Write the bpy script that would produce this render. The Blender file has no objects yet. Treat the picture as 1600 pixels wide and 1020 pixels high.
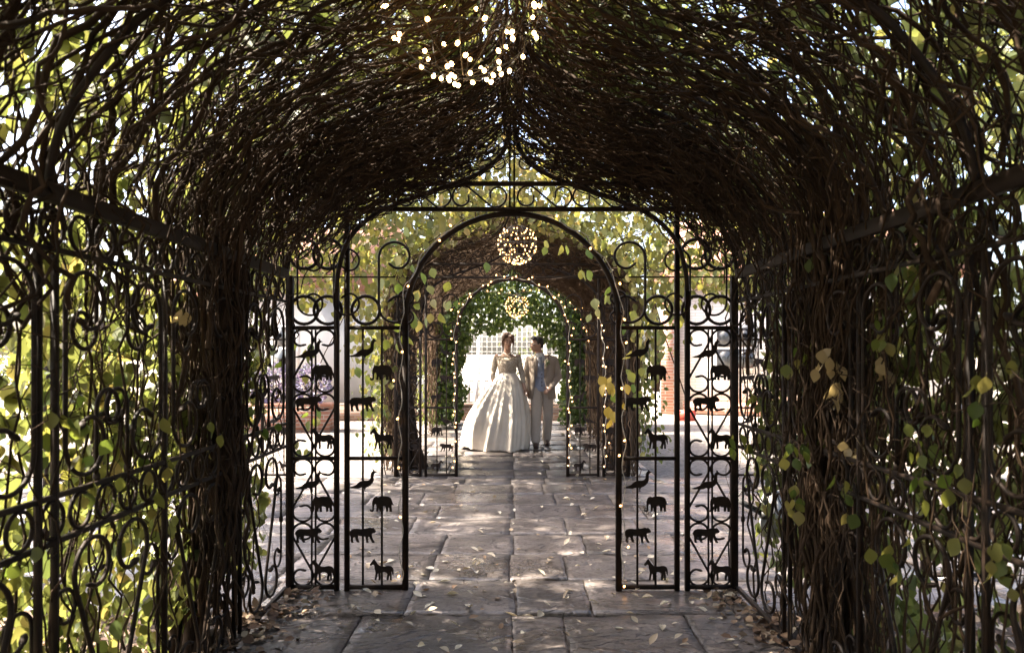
import bpy, math, random
import numpy as np
from mathutils import Vector, Matrix, noise as mnoise

rng = np.random.default_rng(11)
random.seed(11)
scene = bpy.context.scene
COL = scene.collection
PI = math.pi

# ------------------------------------------------------------------ camera
FPX, HX, HY, CAMH = 1140.0, 800.0, 550.0, 1.5        # focal length in photo pixels, horizon point, eye height
cam_d = bpy.data.cameras.new('camera')
cam = bpy.data.objects.new('camera', cam_d); COL.objects.link(cam)
cam.location = (0, 0, CAMH); cam.rotation_euler = (PI/2, 0, 0)
cam_d.sensor_width = 36.0; cam_d.lens = FPX/1600*36.0
cam_d.shift_y = (HY-510)/1600.0
cam_d.clip_start = 0.05; cam_d.clip_end = 1000
cam_d.dof.use_dof = True; cam_d.dof.focus_distance = 9.0; cam_d.dof.aperture_fstop = 4.5
scene.camera = cam

# ------------------------------------------------------------------ sky, sun, exposure
SUN_EL = math.radians(56); SUN_AZ = math.radians(-86)   # azimuth from +Y towards +X
world = bpy.data.worlds.new('World'); scene.world = world; world.use_nodes = True
wn = world.node_tree.nodes; wl = world.node_tree.links
bg = wn['Background']
sky = wn.new('ShaderNodeTexSky'); sky.sky_type = 'NISHITA'; sky.sun_disc = False
sky.sun_elevation = SUN_EL; sky.sun_rotation = SUN_AZ; sky.dust_density = 5.0; sky.air_density = 0.8
wl.new(sky.outputs[0], bg.inputs[0]); bg.inputs[1].default_value = 0.15
sun_d = bpy.data.lights.new('sun', 'SUN'); sun_d.energy = 5.0; sun_d.angle = math.radians(0.6)
sun_d.color = (1.0, 0.93, 0.82)
sun = bpy.data.objects.new('sun', sun_d); COL.objects.link(sun)
to_sun = Vector((math.sin(SUN_AZ)*math.cos(SUN_EL), math.cos(SUN_AZ)*math.cos(SUN_EL), math.sin(SUN_EL)))
sun.rotation_euler = (-to_sun).to_track_quat('-Z', 'Y').to_euler(); sun.location = to_sun*40
scene.view_settings.view_transform = 'Standard'; scene.view_settings.look = 'None'
scene.view_settings.gamma = 1.0; scene.view_settings.use_curve_mapping = False
scene.view_settings.exposure = 2.85
scene.view_settings.use_white_balance = True; scene.view_settings.white_balance_temperature = 6950; scene.view_settings.white_balance_tint = 10   # set for the shade
scene.cycles.max_bounces = 7; scene.cycles.diffuse_bounces = 4; scene.cycles.transmission_bounces = 5
scene.cycles.glossy_bounces = 2; scene.cycles.transparent_max_bounces = 6
scene.cycles.use_denoising = True
scene.cycles.sample_clamp_indirect = 6.0
scene.cycles.caustics_reflective = False; scene.cycles.caustics_refractive = False

# ------------------------------------------------------------------ helpers
def P(px, py, Y):
    return Vector(((px-HX)/FPX*Y, Y, CAMH-(py-HY)/FPX*Y))

def mk_mesh(name, V, quads=None, tris=None, attr=None, smooth=False):
    me = bpy.data.meshes.new(name)
    V = np.asarray(V, dtype=np.float32).reshape(-1, 3)
    q = np.zeros((0, 4), np.int32) if quads is None or len(quads) == 0 else np.asarray(quads, np.int32)
    t = np.zeros((0, 3), np.int32) if tris is None or len(tris) == 0 else np.asarray(tris, np.int32)
    me.vertices.add(len(V)); me.vertices.foreach_set('co', V.ravel())
    nl = q.size+t.size
    me.loops.add(nl)
    me.loops.foreach_set('vertex_index', np.concatenate([q.ravel(), t.ravel()]))
    me.polygons.add(len(q)+len(t))
    st = np.concatenate([np.arange(len(q))*4, q.size+np.arange(len(t))*3]).astype(np.int32)
    me.polygons.foreach_set('loop_start', st)
    if smooth:
        me.polygons.foreach_set('use_smooth', np.ones(len(q)+len(t), bool))
    if attr is not None:
        a = me.attributes.new('tint', 'FLOAT', 'POINT'); a.data.foreach_set('value', np.asarray(attr, np.float32))
    me.update(calc_edges=True); me.validate()
    return me

def link(name, me, mat=None, parent=None, loc=None, rot=None, scale=None, kind=None):
    if mat is not None and me is not None and len(me.materials) == 0: me.materials.append(mat)
    o = bpy.data.objects.new(name, me); COL.objects.link(o)
    if parent is not None: o.parent = parent
    if loc is not None: o.location = loc
    if rot is not None: o.rotation_euler = rot
    if scale is not None: o.scale = scale
    if kind: o['kind'] = kind
    return o

def world_part(name, me, mat, parent, kind=None):
    """a part whose mesh is in world coordinates, under an unrotated Empty"""
    return link(name, me, mat, parent, loc=-parent.location, kind=kind)

def tag(o, label, cat, group=None):
    o['label'] = label; o['category'] = cat
    if group: o['group'] = group
    return o

def thing(name, label, cat, loc=(0, 0, 0), group=None, rotz=0.0):
    o = bpy.data.objects.new(name, None); COL.objects.link(o)
    o.empty_display_size = 0.1
    o.location = loc; o.rotation_euler = (0, 0, rotz)
    return tag(o, label, cat, group)

def copy_tree(o, parent=None):
    c = o.copy(); COL.objects.link(c)
    if parent is not None: c.parent = parent
    for ch in list(o.children): copy_tree(ch, c)
    return c

class Geo:
    def __init__(s): s.V = []; s.Q = []; s.T = []; s.n = 0
    def add(s, V, Q=None, T=None):
        V = np.asarray(V, float).reshape(-1, 3)
        if Q is not None and len(Q): s.Q.append(np.asarray(Q, int).reshape(-1, 4)+s.n)
        if T is not None and len(T): s.T.append(np.asarray(T, int).reshape(-1, 3)+s.n)
        s.V.append(V); s.n += len(V); return s
    def box(s, c, size, rz=0.0):
        x, y, z = np.asarray(size)/2.0
        v = np.array([[-x,-y,-z],[x,-y,-z],[x,y,-z],[-x,y,-z],[-x,-y,z],[x,-y,z],[x,y,z],[-x,y,z]])
        ca, sa = math.cos(rz), math.sin(rz)
        v = v @ np.array([[ca, sa, 0], [-sa, ca, 0], [0, 0, 1]]) + np.asarray(c, float)
        return s.add(v, [[0,3,2,1],[4,5,6,7],[0,1,5,4],[1,2,6,5],[2,3,7,6],[3,0,4,7]])
    def tube(s, path, r, sides=6, cap=True):
        V, Q, T = tubes(np.asarray(path, float)[None], np.broadcast_to(np.asarray(r, float), (len(path),))[None], sides, cap)
        return s.add(V, Q, T)
    def ellipsoid(s, c, r, seg=10, rings=7, R=None):
        th = np.linspace(0, 2*PI, seg, endpoint=False); ph = np.linspace(0, PI, rings+1)[1:-1]
        v = [[0, 0, 1.0]]+[[math.sin(p)*math.cos(t), math.sin(p)*math.sin(t), math.cos(p)] for p in ph for t in th]+[[0, 0, -1.0]]
        v = np.array(v)*np.asarray(r, float)
        if R is not None: v = v @ np.array(R.to_3x3() if hasattr(R, 'to_3x3') else R).T
        v = v+np.asarray(c, float); k = len(ph); Q = []; T = []
        for i in range(seg):
            j = (i+1) % seg
            T.append([0, 1+i, 1+j]); b = 1+(k-1)*seg; T.append([len(v)-1, b+j, b+i])
            for a in range(k-1):
                p = 1+a*seg; Q.append([p+i, p+seg+i, p+seg+j, p+j])
        return s.add(v, Q, T)
    def mesh(s, name, smooth=False, attr=None):
        V = np.concatenate(s.V); Q = np.concatenate(s.Q) if s.Q else None; T = np.concatenate(s.T) if s.T else None
        return mk_mesh(name, V, Q, T, attr, smooth)

def tubes(paths, radii, sides=5, cap=False):
    """paths (M,n,3), radii (M,n) -> one vertex/quads set"""
    M, n, _ = paths.shape
    tan = np.gradient(paths, axis=1); tan /= np.linalg.norm(tan, axis=2, keepdims=True)+1e-9
    ref = np.zeros((M, 1, 3)); mean = np.abs(tan).mean(axis=1)
    ref[np.arange(M), 0, np.argmin(mean, axis=1)] = 1.0
    nx = np.cross(tan, np.broadcast_to(ref, tan.shape)); nx /= np.linalg.norm(nx, axis=2, keepdims=True)+1e-9
    ny = np.cross(tan, nx)
    a = np.arange(sides)/sides*2*PI
    V = paths[:, :, None, :]+radii[:, :, None, None]*(np.cos(a)[None, None, :, None]*nx[:, :, None, :]+np.sin(a)[None, None, :, None]*ny[:, :, None, :])
    idx = np.arange(M*n*sides).reshape(M, n, sides)
    A = idx[:, :-1, :]; B = idx[:, 1:, :]
    Q = np.stack([A, np.roll(A, -1, 2), np.roll(B, -1, 2), B], axis=-1).reshape(-1, 4)
    V = V.reshape(-1, 3); T = []
    if cap:
        extra = np.concatenate([paths[:, 0], paths[:, -1]]); base = len(V); V = np.concatenate([V, extra])
        for m in range(M):
            for k in range(sides):
                T.append([base+m, idx[m, 0, (k+1) % sides], idx[m, 0, k]])
                T.append([base+M+m, idx[m, -1, k], idx[m, -1, (k+1) % sides]])
    return V, Q, np.array(T, int).reshape(-1, 3)

def unit(a): return a/(np.linalg.norm(a, axis=-1, keepdims=True)+1e-9)

LEAF_T = np.array([[0, 0, 0], [.36, .30, .07], [.31, .70, .05], [0, 1.0, -.08], [-.31, .70, .05], [-.36, .30, .07]])
LEAF_Q = np.array([[0, 1, 2, 3], [0, 3, 4, 5]])
def leaf_mesh(name, pos, tip, nrm, size, tint, width=1.0):
    N = len(pos); t = unit(tip); x = unit(np.cross(t, nrm)); z = np.cross(x, t)
    L = LEAF_T*np.array([width, 1, 1])
    V = pos[:, None, :]+size[:, None, None]*(L[None, :, 0:1]*x[:, None, :]+L[None, :, 1:2]*t[:, None, :]+L[None, :, 2:3]*z[:, None, :])
    Q = (np.arange(N)*6)[:, None, None]+LEAF_Q[None]
    return mk_mesh(name, V.reshape(-1, 3), Q.reshape(-1, 4), attr=np.repeat(tint, 6))

# ------------------------------------------------------------------ materials
def new_mat(name):
    m = bpy.data.materials.new(name); m.use_nodes = True
    nt = m.node_tree; return m, nt.nodes, nt.links, nt.nodes['Principled BSDF']

def noise_mat(name, c1, c2, scale=8.0, rough=0.7, bump=0.0, bscale=None, detail=5.0, coord='Object', metallic=0.0, contrast=(0.3, 0.7), bdist=0.01, stretch=None, spec=0.5):
    m, n, l, b = new_mat(name)
    src = n.new('ShaderNodeNewGeometry').outputs['Position'] if coord == 'World' else n.new('ShaderNodeTexCoord').outputs[coord]
    if stretch:
        mp = n.new('ShaderNodeMapping'); mp.inputs['Scale'].default_value = stretch; l.new(src, mp.inputs[0]); src = mp.outputs[0]
    t = n.new('ShaderNodeTexNoise'); t.inputs['Scale'].default_value = scale; t.inputs['Detail'].default_value = detail
    l.new(src, t.inputs['Vector'])
    r = n.new('ShaderNodeValToRGB'); r.color_ramp.elements[0].position = contrast[0]; r.color_ramp.elements[1].position = contrast[1]
    r.color_ramp.elements[0].color = (*c1, 1); r.color_ramp.elements[1].color = (*c2, 1)
    l.new(t.outputs['Fac'], r.inputs[0]); l.new(r.outputs[0], b.inputs['Base Color'])
    b.inputs['Roughness'].default_value = rough; b.inputs['Metallic'].default_value = metallic
    b.inputs['Specular IOR Level'].default_value = spec
    if bump:
        t2 = n.new('ShaderNodeTexNoise'); t2.inputs['Scale'].default_value = bscale or scale*3; t2.inputs['Detail'].default_value = 8
        l.new(src, t2.inputs['Vector'])
        bp = n.new('ShaderNodeBump'); bp.inputs['Strength'].default_value = bump; bp.inputs['Distance'].default_value = bdist
        l.new(t2.outputs['Fac'], bp.inputs['Height']); l.new(bp.outputs[0], b.inputs['Normal'])
    return m

def leaf_mat(name, stops, trans=0.5, per_object=False, tboost=1.5, rough=0.45):
    m, n, l, b = new_mat(name)
    if per_object:
        src = n.new('ShaderNodeObjectInfo').outputs['Random']
    else:
        at = n.new('ShaderNodeAttribute'); at.attribute_name = 'tint'; src = at.outputs['Fac']
    r = n.new('ShaderNodeValToRGB'); e = r.color_ramp.elements
    e[0].position = stops[0][0]; e[0].color = (*stops[0][1], 1); e[1].position = stops[-1][0]; e[1].color = (*stops[-1][1], 1)
    for p, c in stops[1:-1]:
        k = e.new(p); k.color = (*c, 1)
    l.new(src, r.inputs[0]); l.new(r.outputs[0], b.inputs['Base Color']); b.inputs['Roughness'].default_value = rough
    tr = n.new('ShaderNodeBsdfTranslucent')
    mx = n.new('ShaderNodeMix'); mx.data_type = 'RGBA'; mx.blend_type = 'MULTIPLY'; mx.inputs['Factor'].default_value = 1.0
    mx.inputs['B'].default_value = (tboost*1.12, tboost, tboost*0.7, 1); l.new(r.outputs[0], mx.inputs['A']); l.new(mx.outputs['Result'], tr.inputs['Color'])
    ms = n.new('ShaderNodeMixShader'); ms.inputs[0].default_value = trans
    l.new(b.outputs[0], ms.inputs[1]); l.new(tr.outputs[0], ms.inputs[2]); l.new(ms.outputs[0], n['Material Output'].inputs[0])
    return m

def emit_mat(name, color, strength):
    m, n, l, b = new_mat(name)
    b.inputs['Base Color'].default_value = (1, .9, .7, 1)
    b.inputs['Emission Color'].default_value = (*color, 1); b.inputs['Emission Strength'].default_value = strength
    return m

M = {}
M['iron'] = noise_mat('dark painted iron', (.007, .005, .004), (.024, .014, .009), 14, .6, .3, 60, bdist=.003, coord='World', spec=.18)
M['rust'] = noise_mat('rusty brown iron', (.04, .022, .014), (.13, .065, .035), 16, .65, .35, 70, bdist=.003, coord='World')
M['bark'] = noise_mat('vine bark', (.013, .008, .005), (.055, .033, .019), 9, .85, .5, 60, coord='World', stretch=(1, 1, .35), bdist=.004, spec=.2)
M['bark_pale'] = noise_mat('pale vine bark', (.045, .027, .017), (.13, .085, .052), 12, .8, .6, 70, coord='World', stretch=(1, 1, .3), bdist=.004, spec=.2)
GREENS = [(0, (.06, .085, .03)), (.45, (.10, .12, .042)), (.8, (.135, .14, .052)), (1, (.2, .17, .07))]
M['leaf'] = leaf_mat('vine leaf', GREENS, .55)
M['leaf_far'] = leaf_mat('brightened autumn vine leaf', [(0, (.08, .10, .03)), (.4, (.13, .14, .042)), (.75, (.17, .16, .055)), (1, (.24, .19, .09))], .6, tboost=1.7)  # leaf colour raised so the far canopy looks lit through by sun
M['ivy'] = leaf_mat('ivy leaf', [(0, (.025, .048, .012)), (.6, (.055, .09, .022)), (1, (.10, .13, .035))], .5)
M['leaf_one'] = leaf_mat('single vine leaf', [(0, (.055, .095, .02)), (.4, (.11, .14, .03)), (.7, (.15, .16, .045)), (1, (.2, .18, .07))], .5, per_object=True)
M['leaf_pale'] = leaf_mat('pale dried leaf', [(0, (.30, .24, .13)), (1, (.4, .33, .2))], .45, per_object=True, tboost=1.1)
M['leaf_yellow'] = leaf_mat('yellow leaf', [(0, (.25, .19, .03)), (1, (.38, .28, .06))], .45, per_object=True, tboost=1.2)
M['litter'] = leaf_mat('dry litter leaf', [(0, (.05, .026, .015)), (.4, (.13, .075, .045)), (.75, (.24, .17, .11)), (1, (.42, .36, .27))], .12, tboost=1.0, rough=.7)
M['fallen'] = leaf_mat('fallen leaf', [(0, (.22, .13, .07)), (.3, (.45, .38, .28)), (1, (.62, .58, .48))], .15, per_object=True, tboost=1.0, rough=.7)
M['soil'] = noise_mat('soil', (.025, .017, .011), (.09, .06, .042), 7, .95, .8, 40, coord='World')
M['ground'] = noise_mat('pale gravel', (.22, .19, .16), (.36, .32, .28), 5, .95, .4, 60, coord='World')
M['grout'] = noise_mat('joint mortar', (.05, .042, .036), (.2, .17, .15), 22, .95, .8, 90, coord='World')
M['bulb'] = emit_mat('warm bulb', (1.0, .60, .24), 4.0)
M['bulb_small'] = emit_mat('small warm bulb', (1.0, .46, .13), 1.5)
M['wire'] = noise_mat('pale cable', (.3, .27, .22), (.45, .42, .36), 20, .5)
M['wire_dark'] = noise_mat('dark cable', (.02, .02, .02), (.05, .045, .04), 20, .5)

def stone_mat():
    m, n, l, b = new_mat('riven flagstone')
    oi = n.new('ShaderNodeObjectInfo'); geo = n.new('ShaderNodeNewGeometry')
    add = n.new('ShaderNodeVectorMath'); add.operation = 'MULTIPLY_ADD'
    comb = n.new('ShaderNodeCombineXYZ'); l.new(oi.outputs['Random'], comb.inputs[0]); l.new(oi.outputs['Random'], comb.inputs[1])
    add.inputs[1].default_value = (37, 53, 0); l.new(comb.outputs[0], add.inputs[0]); l.new(geo.outputs['Position'], add.inputs[2])
    t1 = n.new('ShaderNodeTexNoise'); t1.inputs['Scale'].default_value = 2.2; t1.inputs['Detail'].default_value = 8; t1.inputs['Distortion'].default_value = .6
    l.new(add.outputs[0], t1.inputs['Vector'])
    r = n.new('ShaderNodeValToRGB'); e = r.color_ramp.elements
    e[0].position = .28; e[0].color = (.05, .045, .043, 1); e[1].position = .72; e[1].color = (.185, .168, .16, 1)
    k = e.new(.5); k.color = (.108, .098, .094, 1)
    l.new(t1.outputs['Fac'], r.inputs[0])
    ramp2 = n.new('ShaderNodeValToRGB'); ramp2.color_ramp.elements[0].color = (.7, .66, .66, 1); ramp2.color_ramp.elements[1].color = (1.18, 1.1, 1.04, 1)
    l.new(oi.outputs['Random'], ramp2.inputs[0])
    mx = n.new('ShaderNodeMix'); mx.data_type = 'RGBA'; mx.blend_type = 'MULTIPLY'; mx.inputs['Factor'].default_value = 1
    l.new(r.outputs[0], mx.inputs['A']); l.new(ramp2.outputs[0], mx.inputs['B'])
    # fine dark specks of dirt
    t4 = n.new('ShaderNodeTexNoise'); t4.inputs['Scale'].default_value = 38; t4.inputs['Detail'].default_value = 6; l.new(add.outputs[0], t4.inputs['Vector'])
    r4 = n.new('ShaderNodeValToRGB'); r4.color_ramp.elements[0].position = .36; r4.color_ramp.elements[0].color = (.45, .42, .4, 1); r4.color_ramp.elements[1].position = .5; r4.color_ramp.elements[1].color = (1, 1, 1, 1)
    l.new(t4.outputs['Fac'], r4.inputs[0])
    mx2 = n.new('ShaderNodeMix'); mx2.data_type = 'RGBA'; mx2.blend_type = 'MULTIPLY'; mx2.inputs['Factor'].default_value = 1
    MX = mx.outputs['Result']; l.new(MX, mx2.inputs['A']); l.new(r4.outputs[0], mx2.inputs['B']); l.new(mx2.outputs['Result'], b.inputs['Base Color'])
    # damp sheen
    t3 = n.new('ShaderNodeTexNoise'); t3.inputs['Scale'].default_value = 1.1; t3.inputs['Detail'].default_value = 4; l.new(geo.outputs['Position'], t3.inputs['Vector'])
    r3 = n.new('ShaderNodeValToRGB'); r3.color_ramp.elements[0].position = .36; r3.color_ramp.elements[0].color = (.22, .22, .22, 1); r3.color_ramp.elements[1].position = .6; r3.color_ramp.elements[1].color = (.5, .5, .5, 1)
    l.new(t3.outputs['Fac'], r3.inputs[0]); l.new(r3.outputs[0], b.inputs['Roughness'])
    # riven relief: terraced noise + grain
    t2 = n.new('ShaderNodeTexNoise'); t2.inputs['Scale'].default_value = 3.2; t2.inputs['Detail'].default_value = 4; t2.inputs['Distortion'].default_value = .8
    mp = n.new('ShaderNodeMapping'); mp.inputs['Scale'].default_value = (.7, 1.5, 1); l.new(add.outputs[0], mp.inputs[0]); l.new(mp.outputs[0], t2.inputs['Vector'])
    ml = n.new('ShaderNodeMath'); ml.operation = 'MULTIPLY'; ml.inputs[1].default_value = 7.0; l.new(t2.outputs['Fac'], ml.inputs[0])
    fl = n.new('ShaderNodeMath'); fl.operation = 'FLOOR'; l.new(ml.outputs[0], fl.inputs[0])
    fr = n.new('ShaderNodeMath'); fr.operation = 'FRACT'; l.new(ml.outputs[0], fr.inputs[0])
    ss = n.new('ShaderNodeMapRange'); ss.interpolation_type = 'SMOOTHSTEP'; ss.inputs['From Min'].default_value = .0; ss.inputs['From Max'].default_value = .3; l.new(fr.outputs[0], ss.inputs['Value'])
    sm = n.new('ShaderNodeMath'); sm.operation = 'ADD'; l.new(fl.outputs[0], sm.inputs[0]); l.new(ss.outputs[0], sm.inputs[1])
    t5 = n.new('ShaderNodeTexNoise'); t5.inputs['Scale'].default_value = 26; t5.inputs['Detail'].default_value = 8; l.new(add.outputs[0], t5.inputs['Vector'])
    # darker lines along the riven ledges
    lg = n.new('ShaderNodeMapRange'); lg.inputs['From Min'].default_value = .02; lg.inputs['From Max'].default_value = .22; lg.inputs['To Min'].default_value = .42; lg.inputs['To Max'].default_value = 1.0; l.new(fr.outputs[0], lg.inputs['Value'])
    mx3 = n.new('ShaderNodeMix'); mx3.data_type = 'RGBA'; mx3.blend_type = 'MULTIPLY'; mx3.inputs['Factor'].default_value = 1; l.new(mx2.outputs['Result'], mx3.inputs['A']); l.new(lg.outputs[0], mx3.inputs['B']); l.new(mx3.outputs['Result'], b.inputs['Base Color'])
    b1 = n.new('ShaderNodeBump'); b1.inputs['Strength'].default_value = 1.0; b1.inputs['Distance'].default_value = .009; l.new(sm.outputs[0], b1.inputs['Height'])
    b2 = n.new('ShaderNodeBump'); b2.inputs['Strength'].default_value = .6; b2.inputs['Distance'].default_value = .008; l.new(t5.outputs['Fac'], b2.inputs['Height']); l.new(b1.outputs[0], b2.inputs['Normal'])
    l.new(b2.outputs[0], b.inputs['Normal'])
    return m
M['stone'] = stone_mat()

def brick_mat(name, c1, c2, mortar, scale=1.0):
    m, n, l, b = new_mat(name)
    geo = n.new('ShaderNodeNewGeometry'); sep = n.new('ShaderNodeSeparateXYZ'); l.new(geo.outputs['Position'], sep.inputs[0])
    ad = n.new('ShaderNodeMath'); ad.operation = 'ADD'; l.new(sep.outputs[0], ad.inputs[0]); l.new(sep.outputs[1], ad.inputs[1])
    cb = n.new('ShaderNodeCombineXYZ'); l.new(ad.outputs[0], cb.inputs[0]); l.new(sep.outputs[2], cb.inputs[1])
    t = n.new('ShaderNodeTexBrick'); l.new(cb.outputs[0], t.inputs['Vector'])
    t.inputs['Scale'].default_value = scale; t.inputs['Brick Width'].default_value = .225; t.inputs['Row Height'].default_value = .075
    t.inputs['Mortar Size'].default_value = .008; t.inputs['Color1'].default_value = (*c1, 1); t.inputs['Color2'].default_value = (*c2, 1); t.inputs['Mortar'].default_value = (*mortar, 1)
    l.new(t.outputs['Color'], b.inputs['Base Color']); b.inputs['Roughness'].default_value = .85
    bp = n.new('ShaderNodeBump'); bp.invert = True; bp.inputs['Strength'].default_value = .6; bp.inputs['Distance'].default_value = .01; l.new(t.outputs['Fac'], bp.inputs['Height']); l.new(bp.outputs[0], b.inputs['Normal'])
    return m
M['brick_red'] = brick_mat('red brick', (.30, .13, .09), (.38, .19, .13), (.4, .36, .32))
M['brick_brown'] = brick_mat('brown brick', (.12, .07, .05), (.18, .11, .08), (.2, .17, .15))
M['brick_white'] = brick_mat('whitewashed brick', (.62, .58, .54), (.72, .68, .64), (.5, .47, .43))
M['white_paint'] = noise_mat('white painted timber', (.62, .6, .57), (.76, .74, .71), 12, .6, .2, 50)
M['render'] = noise_mat('cream wall render', (.55, .52, .47), (.66, .63, .58), 3, .85, .3, 40)
M['tile'] = noise_mat('clay roof tile', (.2, .09, .06), (.32, .16, .1), 14, .8, .3, 50)
M['glass'] = noise_mat('dark window glass', (.03, .035, .04), (.06, .065, .07), 2, .08)
M['red'] = noise_mat('red plastic', (.42, .05, .03), (.5, .08, .05), 6, .45)
M['grey_box'] = noise_mat('grey metal housing', (.26, .25, .255), (.34, .33, .335), 10, .5, .1, 60)
M['steel'] = noise_mat('galvanised steel', (.3, .3, .31), (.42, .42, .43), 20, .35, metallic=.8)
M['black'] = noise_mat('black plastic', (.012, .012, .012), (.03, .03, .03), 20, .5)

# ------------------------------------------------------------------ ground and paving
def sheet(name, x0, x1, y0, y1, z, mat, nx=1, ny=1, amp=0.0, kind='structure', parent=None):
    xs = np.linspace(x0, x1, nx+1); ys = np.linspace(y0, y1, ny+1)
    V = np.array([[x, y, z+(amp*mnoise.noise((x*1.7, y*1.7, 3.1)) if amp else 0)] for y in ys for x in xs])
    Q = [[j*(nx+1)+i, j*(nx+1)+i+1, (j+1)*(nx+1)+i+1, (j+1)*(nx+1)+i] for j in range(ny) for i in range(nx)]
    return link(name, mk_mesh(name, V, Q, smooth=True), mat, parent, kind=kind)

ground = sheet('ground', -250, 250, -60, 440, -0.06, M['ground'])
pave = sheet('pavement', -9.0, 9.0, -2.0, 16.2, -0.03, M['grout'], 60, 60, .006)
bed_y1 = 4.19
bed_l = sheet('garden_bed', -7.0, -1.44, -2.0, bed_y1, 0.005, M['soil'], 40, 40, .045)
bed_r = sheet('garden_bed', 1.44, 7.0, -2.0, bed_y1, 0.005, M['soil'], 40, 40, .045)

def slab(x0, x1, y0, y1, fine):
    g = .005
    x0 += g+random.uniform(-.004, .006); x1 -= g+random.uniform(-.004, .006); y0 += g*.8+random.uniform(-.004, .005); y1 -= g*.8+random.uniform(-.004, .005)
    nx, ny = (14, 8) if fine else (5, 3)
    z0 = random.uniform(-.006, .003); tx, ty = random.uniform(-.006, .006), random.uniform(-.006, .006); sd = random.uniform(0, 99)
    V = []
    for j in range(ny+1):
        for i in range(nx+1):
            u, v = i/nx, j/ny; x = x0+(x1-x0)*u; y = y0+(y1-y0)*v
            e = min(u, 1-u)*(x1-x0); f = min(v, 1-v)*(y1-y0); edge = min(e, f)
            wob = .012 if fine else .008
            if i in (0, nx): x += wob*mnoise.noise((sd, y*9, i))
            if j in (0, ny): y += wob*mnoise.noise((x*9, sd, j))
            z = z0+tx*(u-.5)+ty*(v-.5)+(.009*mnoise.noise((x*3.1+sd, y*4.3, sd))+.004*mnoise.noise((x*11, y*13+sd, sd)) if fine else .005*mnoise.noise((x*3+sd, y*3, sd)))
            if edge < 1e-6: z -= .003+.014*max(0, mnoise.noise((x*7, y*7, sd)))
            V.append([x, y, z])
    W = nx+1
    Q = [[j*W+i, j*W+i+1, (j+1)*W+i+1, (j+1)*W+i] for j in range(ny) for i in range(nx)]
    rim = [i for i in range(W)]+[j*W+nx for j in range(1, ny+1)]+[ny*W+i for i in range(nx-1, -1, -1)]+[j*W for j in range(ny-1, 0, -1)]
    b = len(V)
    V += [[V[k][0], V[k][1], -.06] for k in rim]
    R = len(rim)
    Q += [[rim[(k+1) % R], rim[k], b+k, b+(k+1) % R] for k in range(R)]
    return mk_mesh('flagstone', V, Q, smooth=False)

rows = [-0.5, .1, .7, 1.3, 1.85, 2.4, 2.99, 3.58, 4.18, 4.81, 5.43, 6.04, 6.63, 7.2, 7.77, 8.34, 8.75, 9.35, 9.95, 10.55, 11.15, 11.75, 12.4, 13.0, 13.6, 14.3, 15.0, 15.6, 16.1]
fixed = {3.58: [-1.42, -.86, 0.0, .29, .98, 1.42], 4.18: [-2.2, -1.5, -.62, 0.02, .47, 1.3, 1.95]}
for k in range(len(rows)-1):
    y0, y1 = rows[k], rows[k+1]
    half = 1.42 if y0 < 4.1 else (6.3 if y0 < 8.7 else 1.75)
    if y0 in fixed:
        js = list(fixed[y0])
    else:
        c = random.uniform(-.02, .03); js = [c]
        x = c
        while x < half: x += random.uniform(.32, .75) if x < 1 else random.uniform(.6, 1.1); js.append(x)
        x = c
        while x > -half: x -= random.uniform(.5, 1.05); js.append(x)
        js.sort()
    if half < 2:
        js = [j for j in js if -half+.15 < j < half-.15]; js = [-half]+js+[half]
    elif y0 in fixed:
        x = js[-1]
        while x < half: x += random.uniform(.6, 1.1); js.append(x)
        x = js[0]
        while x > -half: x -= random.uniform(.6, 1.1); js.insert(0, x)
    for a, b in zip(js[:-1], js[1:]):
        link('flagstone', slab(a, b, y0, y1, y0 < 8 and abs(a+b)/2 < 2.2), M['stone'], pave)
# pale paving beyond the crossing, too far to tell slabs apart
sheet('yard', -30, -9.0, 3.0, 40, -.02, M['ground']); sheet('yard', 9.0, 30, 3.0, 40, -.02, M['ground'])

# ------------------------------------------------------------------ tunnel cross-section
CP = [(1.41, 0), (1.41, .7), (1.41, 1.4), (1.41, 1.9), (1.37, 2.17), (1.22, 2.41), (1.05, 2.57), (.79, 2.705), (.5, 2.80), (.25, 2.91), (.09, 3.04), (.015, 3.22)]
def catmull(pts, per=14):
    p = [np.array(q, float) for q in pts]; p = [2*p[0]-p[1]]+p+[2*p[-1]-p[-2]]; out = []
    for i in range(1, len(p)-2):
        for t in np.linspace(0, 1, per, endpoint=False):
            a, b, c, d = p[i-1:i+3]
            out.append(.5*((2*b)+(-a+c)*t+(2*a-5*b+4*c-d)*t*t+(-a+3*b-3*c+d)*t**3))
    out.append(p[-2]); return np.array(out)
PROF = catmull(CP)
_d = np.r_[0, np.cumsum(np.linalg.norm(np.diff(PROF, axis=0), axis=1))]; PL = _d[-1]
_tan = unit(np.gradient(PROF, axis=0)); _nrm = np.stack([_tan[:, 1], -_tan[:, 0]], 1)   # outward for the right-hand side
def prof(s, off=0.0):
    s = np.clip(s, 0, PL)
    x = np.interp(s, _d, PROF[:, 0]); z = np.interp(s, _d, PROF[:, 1]); nx = np.interp(s, _d, _nrm[:, 0]); nz = np.interp(s, _d, _nrm[:, 1])
    return x+off*nx, z+off*nz, nx, nz
S_EAVE = float(np.interp(1.98, PROF[:, 1], _d))

# ------------------------------------------------------------------ wrought iron pieces
def tube_mesh(name, path, r, sides=6, smooth=True):
    return Geo().tube(path, r, sides).mesh(name, smooth)

def arc(c, r, a0, a1, n=16):
    a = np.linspace(a0, a1, n); return np.stack([c[0]+r*np.cos(a), c[1]+r*np.sin(a)], 1)

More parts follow.
